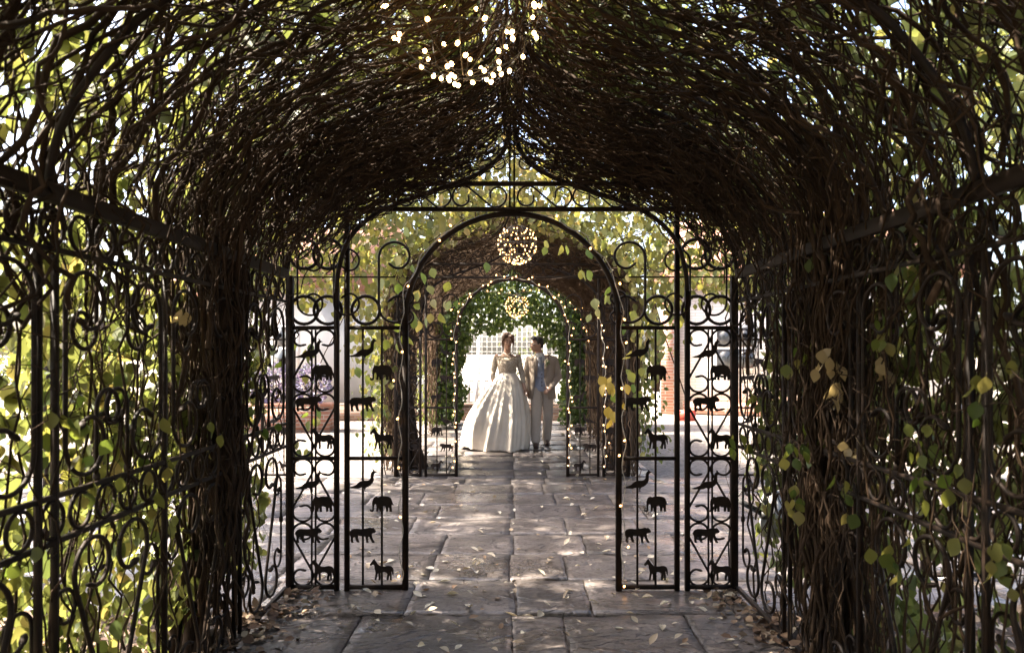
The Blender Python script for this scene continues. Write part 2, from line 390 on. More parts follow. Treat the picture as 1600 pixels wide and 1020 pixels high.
def curl(c, r, a0, sweep, n=30, shrink=.45):
    t = np.linspace(0, 1, n); a = a0+sweep*t
    rr = r*(1-shrink*np.clip((t-.55)/.45, 0, 1)**1.4)
    return np.stack([c[0]+rr*np.cos(a), c[1]+rr*np.sin(a)], 1)

def xz(p2): return np.stack([p2[:, 0], np.zeros(len(p2)), p2[:, 1]], 1)

def scroll_mesh(name, p2, r=.008, bud=True):
    g = Geo(); p = xz(p2); g.tube(p, r, 6)
    if bud:
        for a, b in ((p[0], p[1]), (p[-1], p[-2])):
            d = Vector(a-b).normalized(); R = d.to_track_quat('X', 'Y').to_matrix()
            g.ellipsoid(a+np.array(d)*r*1.2, (r*3.0, r*1.1, r*1.9), 8, 5, R)
    return g.mesh(name, True)

def s_curve(a, r, sweep=1.62*PI):
    be = math.asin(min(.95, r/a))
    # line through origin, direction (sin be, cos be); foot of perpendicular from (0,a)
    d = np.array([math.sin(be), math.cos(be)]); foot = d*(a*math.cos(be))
    u = foot-np.array([0, a]); a0 = math.atan2(u[1], u[0])
    top = curl((0, a), r, a0, sweep)          # anticlockwise away from the line
    return np.concatenate([(-top)[::-1], top])

def c_curve(a, r, sweep=1.6*PI):
    top = curl((-r, a), r, 0, sweep)
    return np.concatenate([(top*np.array([1, -1]))[::-1], top])

SC = {
    'panel_s': scroll_mesh('scroll', s_curve(.135, .066), .0075),
    'frieze_s': scroll_mesh('scroll', s_curve(.105, .068), .0065),
    'big_c': scroll_mesh('scroll', c_curve(.155, .098), .0085),
    'small_c': scroll_mesh('scroll', c_curve(.05, .045), .0065),
    'side_s': scroll_mesh('scroll', s_curve(.30, .105), .0085),
    'side_c': scroll_mesh('scroll', c_curve(.24, .12), .0085),
    'ring': tube_mesh('ring', np.concatenate([xz(arc((0, 0), .062, 0, 2*PI, 25)), xz(arc((0, 0), .062, 0, .2, 2))]), .0075),
    'curl': scroll_mesh('scroll', np.concatenate([np.array([[.0, -.22], [.0, -.12]]), curl((-.07, 0), .07, 0, 1.7*PI)]), .0075),
}
for m_ in SC.values(): m_.materials.append(M['iron'])

# animal silhouettes (unit: metres, facing right)
def outline(name, pts, w, thick=.006):
    p = np.array(pts, float); p -= (p.max(0)+p.min(0))/2; p *= w/(p[:, 0].max()-p[:, 0].min())
    n = len(p); V = [(x, -thick/2, z) for x, z in p]+[(x, thick/2, z) for x, z in p]
    F = [list(range(n)), list(range(2*n-1, n-1, -1))]+[[(i+1) % n, i, n+i, n+(i+1) % n] for i in range(n)]
    me = bpy.data.meshes.new(name); me.from_pydata(V, [], F); me.update(); me.materials.append(M['iron']); return me
PEACOCK = [(0,30),(8,33),(18,36),(26,40),(32,46),(40,51),(50,53),(60,53),(67,55),(71,60),(72,68),(73,76),(77,82),(80,83),(79,87),(76,90),(78,90),(81,87),(84,89),(83,85),(86,83),(92,79),(87,78),(84,76),(82,70),(82,62),(82,54),(79,46),(73,39),(66,34),(58,31),(55,27),(54,21),(58,19),(50,18),(52,22),(51,30),(46,32),(38,29),(30,27),(20,28),(10,28)]
ELEPHANT = [(112,70),(108,77),(101,82),(93,83),(86,80),(78,83),(66,85),(52,85),(38,84),(26,80),(18,72),(14,60),(11,50),(6,40),(9,38),(14,46),(16,32),(15,18),(14,6),(27,6),(28,20),(31,30),(34,20),(34,7),(46,7),(46,24),(49,34),(60,34),(68,33),(68,20),(67,6),(79,6),(80,20),(82,28),(84,18),(84,7),(95,7),(94,28),(96,44),(103,44),(106,36),(107,26),(107,16),(109,8),(116,4),(124,6),(129,13),(126,19),(122,16),(118,13),(115,18),(115,30),(116,44),(116,58)]
LION = [(0,40),(3,48),(9,55),(18,58),(30,58),(44,57),(58,58),(70,61),(78,63),(84,60),(88,62),(92,60),(97,54),(100,50),(98,45),(92,42),(86,42),(84,36),(86,26),(90,16),(95,10),(93,6),(85,7),(80,18),(75,28),(72,30),(70,22),(71,12),(73,7),(64,7),(63,16),(60,29),(52,32),(42,32),(34,33),(33,24),(36,14),(39,8),(30,8),(25,16),(23,26),(18,28),(14,22),(15,12),(17,7),(8,7),(6,16),(6,28),(4,34)]
HORSE = [(0,58),(4,64),(12,68),(22,69),(36,66),(48,66),(58,69),(66,77),(72,86),(77,93),(78,99),(81,95),(85,94),(89,88),(95,80),(99,75),(97,70),(91,70),(85,75),(80,70),(79,60),(76,50),(74,40),(76,28),(77,16),(79,8),(71,8),(69,20),(66,32),(64,38),(62,28),(61,16),(62,8),(54,8),(53,20),(54,38),(46,42),(36,42),(28,40),(24,34),(27,22),(27,8),(19,8),(18,20),(14,30),(13,20),(14,8),(6,8),(6,22),(7,36),(8,46),(5,44),(3,34),(-1,26),(-2,36),(-2,48)]
AN = {'peacock': outline('peacock_figure', PEACOCK, .18), 'elephant': outline('elephant_figure', ELEPHANT, .15),
      'lion': outline('lion_figure', LION, .17), 'horse': outline('horse_figure', HORSE, .15)}

_bars = {}
def bar(parent, x, z0, z1, w, name='bar', y=0.0, mat=None, ax='z'):
    """square bar, vertical (ax z) or horizontal (ax x / y): local coords"""
    L = z1-z0; key = (round(L, 3), round(w, 4), ax)
    if key not in _bars:
        sz = {'z': (w, w, L), 'x': (L, w, w), 'y': (w, L, w)}[ax]; g = Geo().box((0, 0, 0), sz); _bars[key] = g.mesh(name)
    me = _bars[key]
    c = (z0+z1)/2
    loc = {'z': (x, y, c), 'x': (c, y, x), 'y': (x, c, y)}[ax]
    return link(name, me, mat or M['iron'], parent, loc)

def place(key, parent, x, z, y=0.0, rot=0.0, mx=1, mz=1, name='scroll', s=1.0, side=False):
    rz = PI/2 if side else 0
    return link(name, SC[key], None, parent, (x, y, z), (0, rot, rz), (mx*s, s, mz*s))

def animal(key, parent, x, z, face, y=-.009):
    return link(AN[key].name, AN[key], None, parent, (x, y, z), None, (face, 1, 1))

ORDER = ['peacock', 'elephant', 'lion', 'horse']
ZA = {'peacock': 1.515, 'elephant': 1.37, 'lion': 1.175, 'horse': .96}
def leaf_panel(root, xa, xb, thin, y=0.0, faces=(1, -1, 1, -1), z_top=1.653):
    """framed two-tier panel with thin bars carrying the animals"""
    for i, xt in enumerate(thin): bar(root, xt, .03, z_top-.012, .012, 'thin_bar', y)
    for tier in (0, -.825):
        for k, (an, fc) in enumerate(zip(ORDER, faces)):
            xt = thin[k % 2] if len(thin) > 1 else thin[0]
            animal(an, root, xt, ZA[an]+tier+(.0 if k else .005), fc, y-.0095)

def build_gateway():
    root = thing('iron_gateway', '', 'gateway', (0, 4.6, 0))
    for sgn in (-1, 1):
        # posts
        bar(root, sgn*1.40, 0, 1.98, .042, 'post'); bar(root, sgn*1.105, 0, 1.92, .030, 'post'); bar(root, sgn*1.04, 0, 2.385, .030, 'post')
        bar(root, sgn*.672, 0, 1.70, .036, 'post')
        # rails, butted between posts
        for z, w in ((1.653, .024), (.831, .022), (.022, .026)):
            a, b = (1.025, .69); bar(root, z, min(sgn*a, sgn*b), max(sgn*a, sgn*b), w, 'rail', ax='x')
            a, b = (1.38, 1.119); bar(root, z, min(sgn*a, sgn*b), max(sgn*a, sgn*b), w, 'rail', ax='x')
        leaf_panel(root, 0, 0, (-.94, -.82) if sgn < 0 else (.79, .905), faces=(1, -1, 1, -1))
        # centre twin bars and mirrored S-scrolls of the outer panel
        for dx in (-.012, .012): bar(root, sgn*1.25+dx, .035, 1.64, .010, 'thin_bar')
        for zc in (.225, .63, 1.04, 1.445):
            for m in (-1, 1): place('panel_s', root, sgn*1.25+m*.071, zc, y=.006, mx=m*(1 if zc in (.225, 1.04) else -1), s=.98)
        for tier in (0, -.825):
            for k, an in enumerate(ORDER):
                animal(an, root, sgn*1.25+(.055 if k % 2 else -.03)*(1 if sgn < 0 else 1), ZA[an]+tier, 1 if k % 2 == 0 else -1, y=-.013)
        # scrolls above the panels
        for zc in (1.94,):
            place('big_c', root, sgn*(1.04-.20)+0, zc, mx=-sgn*-1, s=1.0, y=.004)
            place('big_c', root, sgn*1.12, zc, mx=sgn*1, s=.82, y=-.012)
            place('big_c', root, sgn*1.355, zc, mx=sgn*1, s=.82, y=.008)
        place('small_c', root, sgn*.72, 1.78, mx=sgn, s=1.1, y=.003)
        bar(root, 1.975, min(sgn*1.38, sgn*.74), max(sgn*1.38, sgn*.74), .009, 'thin_bar', y=.028, ax='x')
        for xr in (1.315, 1.165, .925): place('ring', root, sgn*xr, 1.765, y=.014, name='ring', s=1.42)
        for xr in (1.315, 1.165): place('ring', root, sgn*xr, 2.12, y=.02, name='ring', s=1.5)
        # inner ogee
        og = catmull([(-1.10, 1.88), (-1.085, 2.02), (-1.024, 2.20), (-.887, 2.343), (-.68, 2.444), (-.278, 2.585), (-.1, 2.698), (-.03, 2.823), (-.012, 2.95)], 8)
        og[:, 0] *= -sgn
        o = xz(og); o[:, 1] -= .03
        link('ogee_bar', tube_mesh('ogee_bar', o, .015, 6), M['iron'], root)
        # scrolls of the frieze and of the spandrel above it
        for k in range(3): place('frieze_s', root, sgn*(.205+.35*k), 2.48, rot=PI/2, mz=sgn*(1 if k % 2 else 1), s=.98, mx=sgn)
        for (x, z, r_, s_) in ((.14, 2.72, .4, .9), (.34, 2.62, .9, .85), (.47, 2.66, -.6, .85), (.66, 2.62, 1.3, .95), (.82, 2.60, .5, .9)):
            place('small_c', root, sgn*x, z, rot=sgn*r_, mx=sgn, s=s_, y=.01)
    bar(root, 2.399, -1.36, 1.36, .026, 'rail', ax='x'); bar(root, 2.56, -1.05, 1.05, .026, 'rail', ax='x', y=.002)
    for dx in (-.014, .014): bar(root, dx, 2.415, 2.9, .012, 'spike', y=.022)
    a = arc((0, 1.70), .672, 0, PI, 41)
    link('arch', tube_mesh('arch', xz(a), .018, 8), M['iron'], root)
    # feet
    return root

gate1 = build_gateway()
tag(gate1, 'dark iron gateway with round arch and animal figures at the end of the vine tunnel', 'gateway')
gate2 = copy_tree(gate1); gate2.location = (0, 8.8, 0); gate2.rotation_euler = (0, 0, PI)
tag(gate2, 'second iron arched gateway beyond the paved crossing, wrapped in fairy lights', 'gateway')

def build_screen(x, y, rotz, label):
    root = thing('iron_screen', label, 'screen', (x, y, 0), 'iron animal screens around the crossing', rotz)
    for xx in (-.19, .19): bar(root, xx, 0, 1.75, .034, 'post')
    for z, w in ((1.653, .024), (.831, .022), (.022, .026)): bar(root, z, -.173, .173, w, 'rail', ax='x')
    leaf_panel(root, 0, 0, (-.06, .07))
    return root
build_screen(-2.9, 4.85, 0, 'rusty iron animal screen on the open side of the crossing beside the pale gravel bed')
build_screen(2.93, 4.85, 0, 'iron animal screen at the crossing past the grey floodlight')
build_screen(-2.82, 8.8, 0, 'rusty iron animal screen beside the far gateway on the pale wall side')
build_screen(2.9, 8.8, 0, 'rusty iron animal screen beside the far gateway on the brick pier side')

# ------------------------------------------------------------------ pergola frames
def rib_path(n=60, off=0.0):
    s = np.linspace(S_EAVE, PL, n); x, z, _, _ = prof(s, off)
    left = np.stack([-x, np.zeros(n), z], 1); right = np.stack([x, np.zeros(n), z], 1)[::-1]
    return left, right
_l, _r = rib_path()
RIB = Geo().tube(_l, .014, 6).tube(_r, .014, 6).mesh('rib', True); RIB.materials.append(M['iron'])

def build_pergola(name, label, y0, y1, ribs, walls):
    root = thing(name, label, 'pergola', (0, y0, 0))
    for yy in ribs: link('rib', RIB, None, root, (0, yy-y0, 0))
    for sgn in (-1, 1):
        link('eave_beam', Geo().box((0, 0, 0), (.036, y1-y0-.05, .055)).mesh('eave_beam'), M['iron'], root, (sgn*1.405, (y1-y0)/2-.03, 1.985))
        if not walls: continue
        for z, w in ((1.815, .016), (1.055, .016), (.915, .016), (.03, .022)):
            bar(root, sgn*1.41, 0.0, y1-y0-.05, w, 'rail', y=z, ax='y')
        ys = np.arange(1.2, y1-.09, .148)
        for i, yy in enumerate(ys):
            place('ring', root, sgn*1.41, 1.884, y=yy-y0, name='ring', side=True, s=.92)
            place('ring', root, sgn*1.41, .985, y=yy-y0, name='ring', side=True, s=.92)
        for yy in (1.42, 1.50, 2.17, 2.25, 2.96, 3.70, 3.78):
            bar(root, sgn*1.41, .045, 1.80, .018, 'upright', y=yy-y0)
        for yc in (1.83, 2.60, 3.33, 4.17):
            for m in (-1, 1):
                place('side_s', root, sgn*1.418, .47, y=yc-y0+m*.13, mx=m, side=True, s=1.0)
                place('side_c', root, sgn*1.402, 1.43, y=yc-y0+m*.31, mx=m, side=True, s=.92)
                place('curl', root, sgn*1.424, 1.30, y=yc-y0+m*.10, mx=m, side=True, s=1.0)
                place('curl', root, sgn*1.424, 1.58, y=yc-y0+m*.10, mx=-m, mz=-1, side=True, s=1.0)
                place('curl', root, sgn*1.428, .68, y=yc-y0+m*.34, mx=m, side=True, s=.9)
                place('curl', root, sgn*1.428, .26, y=yc-y0+m*.34, mx=m, mz=-1, side=True, s=.9)
    return root
perg1 = build_pergola('iron_pergola', 'dark iron vine tunnel frame with scrollwork side panels over the near path', -3.2, 4.6, (-3.1, -.9, .7, 2.21, 3.74, 4.56), True)
perg2 = build_pergola('iron_pergola', 'plain iron vine tunnel frame standing behind the far gateway', 8.85, 13.6, (8.87, 10.4, 12.0, 13.55), False)
root3 = thing('iron_arch', 'iron hoop arch smothered in ivy behind the couple', 'arch', (0, 14.4, 0))
for yy in (0, .9): link('rib', RIB, None, root3, (0, yy, 0))
for sgn in (-1, 1): link('eave_beam', Geo().box((0, 0, 0), (.05, .84, .06)).mesh('eave_beam'), M['iron'], root3, (sgn*1.405, .45, 1.985))

# ------------------------------------------------------------------ vines
def stems(side, s0, s1, Y0, Y1, r0, r1, n, off=.0, ywave=.07, owave=.03, ymax=None, curve_pow=1.0, sides=4, ymin=None):
    """stems running along the tunnel cross-section; arrays per stem -> tube geometry"""
    Mn = len(s0); t = np.linspace(0, 1, n)[None]
    s = s0[:, None]+(s1-s0)[:, None]*t
    ph = rng.uniform(0, 2*PI, (Mn, 6)); fr = rng.uniform(.6, 3.2, (Mn, 6)); am = rng.uniform(.3, 1, (Mn, 6))
    def wav(a, b): return sum(am[:, k:k+1]*np.sin(ph[:, k:k+1]+2*PI*fr[:, k:k+1]*t*(1+.7*(k-a))) for k in range(a, b))/(b-a)
    Y = Y0[:, None]+(Y1-Y0)[:, None]*t**curve_pow+ywave*wav(0, 3)
    if ymax is not None: Y = np.where(Y > ymax, ymax-(Y-ymax)*.3, Y)
    if ymin is not None: Y = np.where(Y < ymin, ymin-(Y-ymin)*.3, Y)
    of = (np.asarray(off)[:, None] if np.ndim(off) else off)+owave*wav(3, 6)
    x, z, _, _ = prof(s, of)
    x = np.maximum(x, -.05)
    paths = np.stack([side*x, Y, np.maximum(z, -.02)], -1)+rng.normal(0, .009, (Mn, n, 3))
    rad = r0[:, None]+(r1-r0)[:, None]*t
    return tubes(paths, rad, sides)

U = rng.uniform
def vine_tunnel(name, label, side, ya, yb, base, counts, leafN, near, gap=None, end_tangle=0, leafsize=(.045, .095), bark=None, group=None, sides=4, smin=.2):
    root = thing(name, label, 'climbing plant', (side*base[0], base[1], 0), group)
    nroof, nfan, nwall, ntwig = counts
    g = Geo()
    # roof stems
    k = nroof
    s0 = U(1.5, 2.9, k); s1 = np.minimum(s0+U(.7, 2.2, k), PL+.1)
    Y0 = ya+(yb-ya)*rng.uniform(0, 1, k)**.8; Y1 = Y0+np.where(rng.uniform(0, 1, k) < .5, rng.normal(0, .3, k), rng.normal(0, 1.0, k))
    r = np.abs(rng.normal(0, .0026, k))+.0022
    V, Q, T = stems(side, s0, s1, Y0, Y1, r*1.25, r*.6, 22, U(-.07, .2, k), .16, .08, yb+.05, 1.0, sides, ya-.1); g.add(V, Q)
    # thick leaders on the roof
    k = max(6, nroof//9)
    s0 = U(1.2, 2.2, k); s1 = np.full(k, PL)
    Y0 = U(ya, yb, k); Y1 = Y0+rng.normal(0, .5, k); r = U(.008, .015, k)
    V, Q, T = stems(side, s0, s1, Y0, Y1, r, r*.6, 24, U(.0, .12, k), .1, .04, yb+.05, 1.0, 5, ya-.1); g.add(V, Q)
    # fan from the trunk
    k = nfan
    if k:
        s0 = U(-.0, .9, k); s1 = U(2.2, PL+.05, k)
        Y0 = base[1]+rng.normal(0, .10, k); Y1 = base[1]+rng.normal(0, near, k)
        r = U(.003, .0085, k)
        V, Q, T = stems(side, s0, s1, Y0, Y1, r*1.3, r*.6, 28, U(-.04, .2, k), .08, .05, yb+.05, 2.2, sides, ya-.1); g.add(V, Q)
    # wall stems
    k = nwall
    if k:
        s0 = U(-.2, 1.2, k); s1 = s0+U(.8, 2.3, k); Y0 = np.where(rng.uniform(0, 1, k) < .4, np.clip(base[1]+rng.normal(0, .5, k), ya, yb), U(max(ya, yb-3.2), yb-(.75 if yb < 6 else 0), k)); Y1 = Y0+rng.normal(0, .22, k)
        if gap: Y0 = np.where((Y0 > gap[0]) & (Y0 < gap[1]), gap[0]-U(.1, 1.4, k), Y0)
        if yb > 9: Y0 = np.where(rng.uniform(0, 1, k) < .5, U(ya, gap[0] if gap else yb, k), Y0); Y1 = Y0+rng.normal(0, .22, k)
        r = U(.0022, .006, k)*(1.6 if yb > 9 else 1)
        V, Q, T = stems(side, s0, s1, Y0, Y1, r*1.2, r*.6, 22, U(-.03, .16, k), .06, .04, yb+.05, 1.0, sides, ya-.1); g.add(V, Q)
    # twigs in every direction
    k = ntwig
    if k:
        s0 = U(smin+.6, PL, k); s1 = s0+rng.normal(0, .28, k); Y0 = U(ya, yb, k); Y1 = Y0+rng.normal(0, .3, k)
        r = U(.0013, .003, k)
        V, Q, T = stems(side, s0, s1, Y0, Y1, r, r*.6, 8, U(-.08, .22, k), .03, .03, yb+.1, 1.0, 3, ya-.1); g.add(V, Q)
    # stems and leaves along the ridge
    k = int(26*(yb-ya)); t = np.linspace(0, 1, 12)[None]
    xa = U(-.10, .22, k)[:, None]; za = U(3.02, 3.34, k)[:, None]; y0 = U(ya, yb-.2, k)[:, None]; ln = U(.3, 1.0, k)[:, None]
    yy_ = np.minimum(y0+ln*t, yb+.05)
    pth = np.stack([side*(xa+(U(-.2, .2, k)[:, None])*t+.03*np.sin(7*t+y0*9)), yy_, za-.25*np.abs(xa)+.05*np.sin(5*t+y0*7)], -1)
    V, Q, T = tubes(pth, np.broadcast_to(U(.002, .007, k)[:, None], pth.shape[:2]), sides); g.add(V, Q)
    # stems sagging under the vault at the far end, down to the gateway's top bars
    k = end_tangle
    if k:
        s0 = U(2.0, 3.0, k); s1 = np.minimum(s0+U(.4, 1.7, k), PL); Y0 = U(3.7, yb, k); Y1 = Y0+rng.normal(0, .3, k); r = U(.0018, .0055, k)
        V, Q, T = stems(side, s0, s1, Y0, Y1, r*1.2, r*.6, 18, -U(.0, .30, k)*np.clip((s1-2.2)/1.0, .3, 1), .1, .06, yb, 1.0, sides, ya); g.add(V, Q)
        m = k//2; t = np.linspace(0, 1, 10)[None]
        xa = np.abs(rng.normal(0, .55, m))[:, None]; zt = np.interp(-xa[:, 0], -PROF[:, 0], PROF[:, 1])[:, None]
        za = zt-U(-.05, .34, m)[:, None]; a_ = rng.normal(0, .5, m)[:, None]; ln = U(.15, .7, m)[:, None]
        X_ = xa+ln*np.cos(a_)*t+.03*np.sin(8*t+xa*30); Z_ = za-ln*(np.sin(np.abs(a_))*.6+.2)*t+.03*np.cos(9*t+xa*20)
        keep_ = (Z_.min(axis=1) > 2.47)
        pth = np.stack([side*X_, U(4.15, 4.62, m)[:, None]+.05*np.sin(6*t+za*9), Z_], -1)[keep_]
        V, Q, T = tubes(pth, np.broadcast_to(U(.0018, .005, len(pth))[:, None], pth.shape[:2]), sides); g.add(V, Q)
    world_part('stem_tangle', g.mesh('stem_tangle', True), bark or M['bark'], root, 'stuff')
    # outer foliage
    N = leafN
    s = smin+(PL-smin)*rng.uniform(0, 1, N)
    keep = rng.uniform(0, 1, N) < np.clip(.6+.4*(s/1.4), 0, 1); s = s[keep]; N = len(s)
    Y = U(ya-.1, yb+.1, N)
    cl = np.array([mnoise.noise((a*2.3, b*2.3, side*5.0+ya)) for a, b in zip(s, Y)])
    off = .10+np.abs(rng.normal(0, .16, N))+.14*np.clip(cl+.3, 0, 1)
    x, z, nx, nz = prof(s, off)
    keep = (cl > -.42)
    if gap: keep &= ~((Y > gap[0]) & (Y < gap[1]) & (s < 3.55))
    pos = np.stack([side*x, Y, z], -1)[keep]; nn = np.stack([side*nx, np.zeros_like(nx), nz], -1)[keep]
    k = int(170*(yb-ya)); pos = np.concatenate([pos, np.stack([side*np.abs(rng.normal(0, .28, k)), U(ya, yb+.1, k), U(3.15, 3.6, k)], 1)]); nn = np.concatenate([nn, np.tile([[0, 0, 1.0]], (k, 1))]); N = len(pos)
    tip = np.array([0, 0, -1.0])+rng.normal(0, .45, (N, 3))+.25*nn
    nrm = nn+rng.normal(0, .45, (N, 3))
    world_part('foliage', leaf_mesh('foliage', pos, tip, nrm, U(leafsize[0], leafsize[1], N), np.clip(rng.normal(.42, .24, N), 0, 1)), M['leaf'], root, 'stuff')
    return root

vl = vine_tunnel('climbing_vine', 'tangled vine with a thick twisted trunk bundle climbing the tunnel beside the open gravel bed', -1, -3.2, 4.62, (1.66, 3.62), (700, 110, 90, 2300), 32000, .75, None, 320)
vr = vine_tunnel('climbing_vine', 'dense curtain of thin vine stems climbing the tunnel beside the grey floodlight', 1, -3.2, 4.62, (1.58, 3.40), (720, 100, 250, 2500), 32000, .85, None, 320)
vl2 = vine_tunnel('climbing_vine', 'vine covering the far tunnel on the bride side', -1, 8.85, 13.6, (1.42, 9.4), (950, 200, 420, 600), 6500, .6, (10.7, 12.9), bark=M['bark_pale'], sides=3)
vr2 = vine_tunnel('climbing_vine', 'vine covering the far tunnel on the groom side', 1, 8.85, 13.6, (1.42, 9.4), (950, 200, 700, 600), 6500, .6, None, bark=M['bark_pale'], sides=3)

# trunk bundles: each woody stem a part
def trunk_bundle(root, side, bx, by, n, spread, rmin, rmax, lean=0.0, top=1.9):
    for k in range(n):
        a = random.uniform(0, 2*PI); q = spread*math.sqrt(random.random()); t = np.linspace(0, 1, 16)
        x0 = side*(bx)+q*math.cos(a)*1.5; y0 = by+q*math.sin(a)*1.5
        x1 = side*(1.43+random.uniform(-.03, .14)); y1 = by+lean+random.gauss(0, .16)
        ph = random.uniform(0, 6.28); w = random.uniform(.02, .05); tw = random.uniform(2, 5)
        e = t**.8
        neck = 1-.55*np.sin(PI*np.clip(t*1.1, 0, 1))
        X = x0+(x1-x0)*e+w*np.sin(tw*t*2+ph)*neck+(q*math.cos(a))*0
        Yy = y0+(y1-y0)*e+w*np.cos(tw*t*2+ph)*neck
        cx = side*(bx+(1.46-bx)*e); cy = by+lean*e
        X = cx+(X-cx)*neck; Yy = cy+(Yy-cy)*neck
        h = top*random.uniform(.75, 1.2)
        Z = -.03+h*t
        r = random.uniform(rmin, rmax)
        rad = r*(1.35-.6*t)+.35*r*np.exp(-t*9)
        me = tube_mesh('woody_stem', np.stack([X, Yy, Z], 1), rad, 7)
        world_part('woody_stem', me, M['bark_pale'] if random.random() < .25 else M['bark'], root)
trunk_bundle(vl, -1, 1.66, 3.62, 38, .10, .008, .024, .22)
trunk_bundle(vr, 1, 1.57, 3.38, 20, .15, .006, .015)
trunk_bundle(vl2, -1, 1.25, 9.5, 20, .10, .012, .028)
trunk_bundle(vr2, 1, 1.25, 9.5, 20, .10, .012, .028)

# foliage of the far tunnel vines spilling over the front beyond the crossing
def far_canopy(root, side, N):
    X = U(0, 3.6, N*3); Z = U(.3, 5.2, N*3); Y = np.where(rng.uniform(0, 1, N*3) < .45, U(7.7, 8.5, N*3), U(8.5, 9.15, N*3))
    hp = np.interp(-X, -PROF[::-1, 0][::-1] if False else -PROF[:, 0], PROF[:, 1])   # roof height over X
    inside = (X < 1.40) & (Z < hp+.06)
    n1 = np.array([mnoise.noise((side*a*1.3, b*1.3, c)) for a, b, c in zip(X, Z, Y)])
    n2 = np.array([mnoise.noise((side*a*3, 7.7, c*2)) for a, c in zip(X, Y)])
    low = np.where(X < 1.9, 1.45-1.3*np.clip(1.75-X, 0, .4)/.4, 1.95+.3*n2+.25*(X-1.9))
    topz = 5.0-.5*np.maximum(0, X-1.2)+.4*n2
    dens = np.where(Z < 1.5, .35, np.where(Z < 2.1, .6, 1.0))
    keep = (~inside) & (Z > low+.25*n1) & (Z < topz) & (n1 > -.45) & (rng.uniform(0, 1, N*3) < dens)
    X, Y, Z = X[keep][:N], Y[keep][:N], Z[keep][:N]; k = len(X)
    pos = np.stack([side*X, Y, Z], 1)
    tip = np.array([0, -.15, -1.0])+rng.normal(0, .4, (k, 3)); nrm = np.array([0, -1.0, .5])+rng.normal(0, .5, (k, 3))
    tint = np.clip(rng.normal(.45, .22, k)+.15*(np.abs(X) < .8), 0, 1)
    world_part('front_foliage', leaf_mesh('front_foliage', pos, tip, nrm, U(.065, .115, k), tint), M['leaf_far'], root, 'stuff')
    # twigs through it
    m = 260
    p0 = np.stack([side*U(.1, 3.2, m), U(8.4, 9.5, m), U(2.3, 4.1, m)], 1); d = rng.normal(0, .5, (m, 3))*np.array([1, .5, 1])
    t = np.linspace(0, 1, 9)[None, :, None]
    paths = p0[:, None, :]+d[:, None, :]*t+.05*np.sin(6*t+rng.uniform(0, 6, (m, 1, 3)))
    keep = ~((np.abs(p0[:, 0]+d[:, 0]) < 1.4) & (p0[:, 2]+d[:, 2] < 2.5))
    paths = paths[keep]
    V, Q, T = tubes(paths, np.broadcast_to(U(.002, .008, len(paths))[:, None], paths.shape[:2]), 4)
    world_part('front_twigs', mk_mesh('front_twigs', V, Q, smooth=True), M['bark'], root, 'stuff')
far_canopy(vl2, -1, 4800); far_canopy(vr2, 1, 4800)

# ivy over the third arch
def ivy_arch(side, label):
    root = thing('ivy', label, 'ivy', (side*1.4, 14.5, 0), None)
    N = 6500
    s = U(.15, PL, N); Y = U(14.1, 15.6, N); n1 = np.array([mnoise.noise((a*2, b*2, side*3.3)) for a, b in zip(s, Y)])
    off = U(-.42, .35, N)*np.clip(1.0-.25*(s < 1.2), 0, 1)+.16*n1
    x, z, nx, nz = prof(s, off)
    drop = np.where(s > 1.9, np.abs(rng.normal(0, .28, N))*(s > 1.9), 0); z = z-drop
    pos = np.stack([side*np.maximum(x, 0), Y, np.maximum(z, .05)], 1)
    k = 9000; X = U(0, 2.4, k*2); Z = U(.1, 4.6, k*2); Yv = U(14.15, 15.5, k*2)
    n2 = np.array([mnoise.noise((a*2.2, b*2.2, side*9.0)) for a, b in zip(X, Z)])
    op = .98+.2*n2; tz = 1.98+.25*n2
    inside = (X < op*np.sqrt(np.clip(1-np.clip((Z-1.1)/(tz-1.1), 0, 1)**2.2, 0, 1))) & (Z < tz)
    ok = (~inside) & (Z < 4.3-.5*np.maximum(0, X-.8)+.4*n2) & ~((Z < 1.1) & (X > 1.7))
    pos = np.concatenate([pos[np.abs(pos[:, 0]) > .95], np.stack([side*X, Yv, Z], 1)[ok][:k]]); N = len(pos)
    tip = np.array([0, 0, -1.0])+rng.normal(0, .5, (N, 3)); nrm = np.array([-.4*side, -.7, .3])+rng.normal(0, .6, (N, 3))
    world_part('foliage', leaf_mesh('foliage', pos, tip, nrm, U(.05, .10, N), np.clip(rng.normal(.5, .25, N), 0, 1), 1.2), M['ivy'], root, 'stuff')
    g = Geo(); k = 60
    s0 = U(0, 1, k); s1 = s0+U(1, 3, k); Y0 = U(14.3, 15.3, k)
    V, Q, T = stems(side, s0, np.minimum(s1, PL), Y0, Y0+rng.normal(0, .3, k), U(.005, .012, k), U(.003, .006, k), 14, U(-.03, .1, k), .06, .04, 15.4, 1, 4, 14.2); g.add(V, Q)
    world_part('stems', g.mesh('stems', True), M['bark'], root, 'stuff')
ivy_arch(-1, 'dark glossy ivy hanging over the far arch on the bride side')
ivy_arch(1, 'dark glossy ivy hanging over the far arch on the groom side')

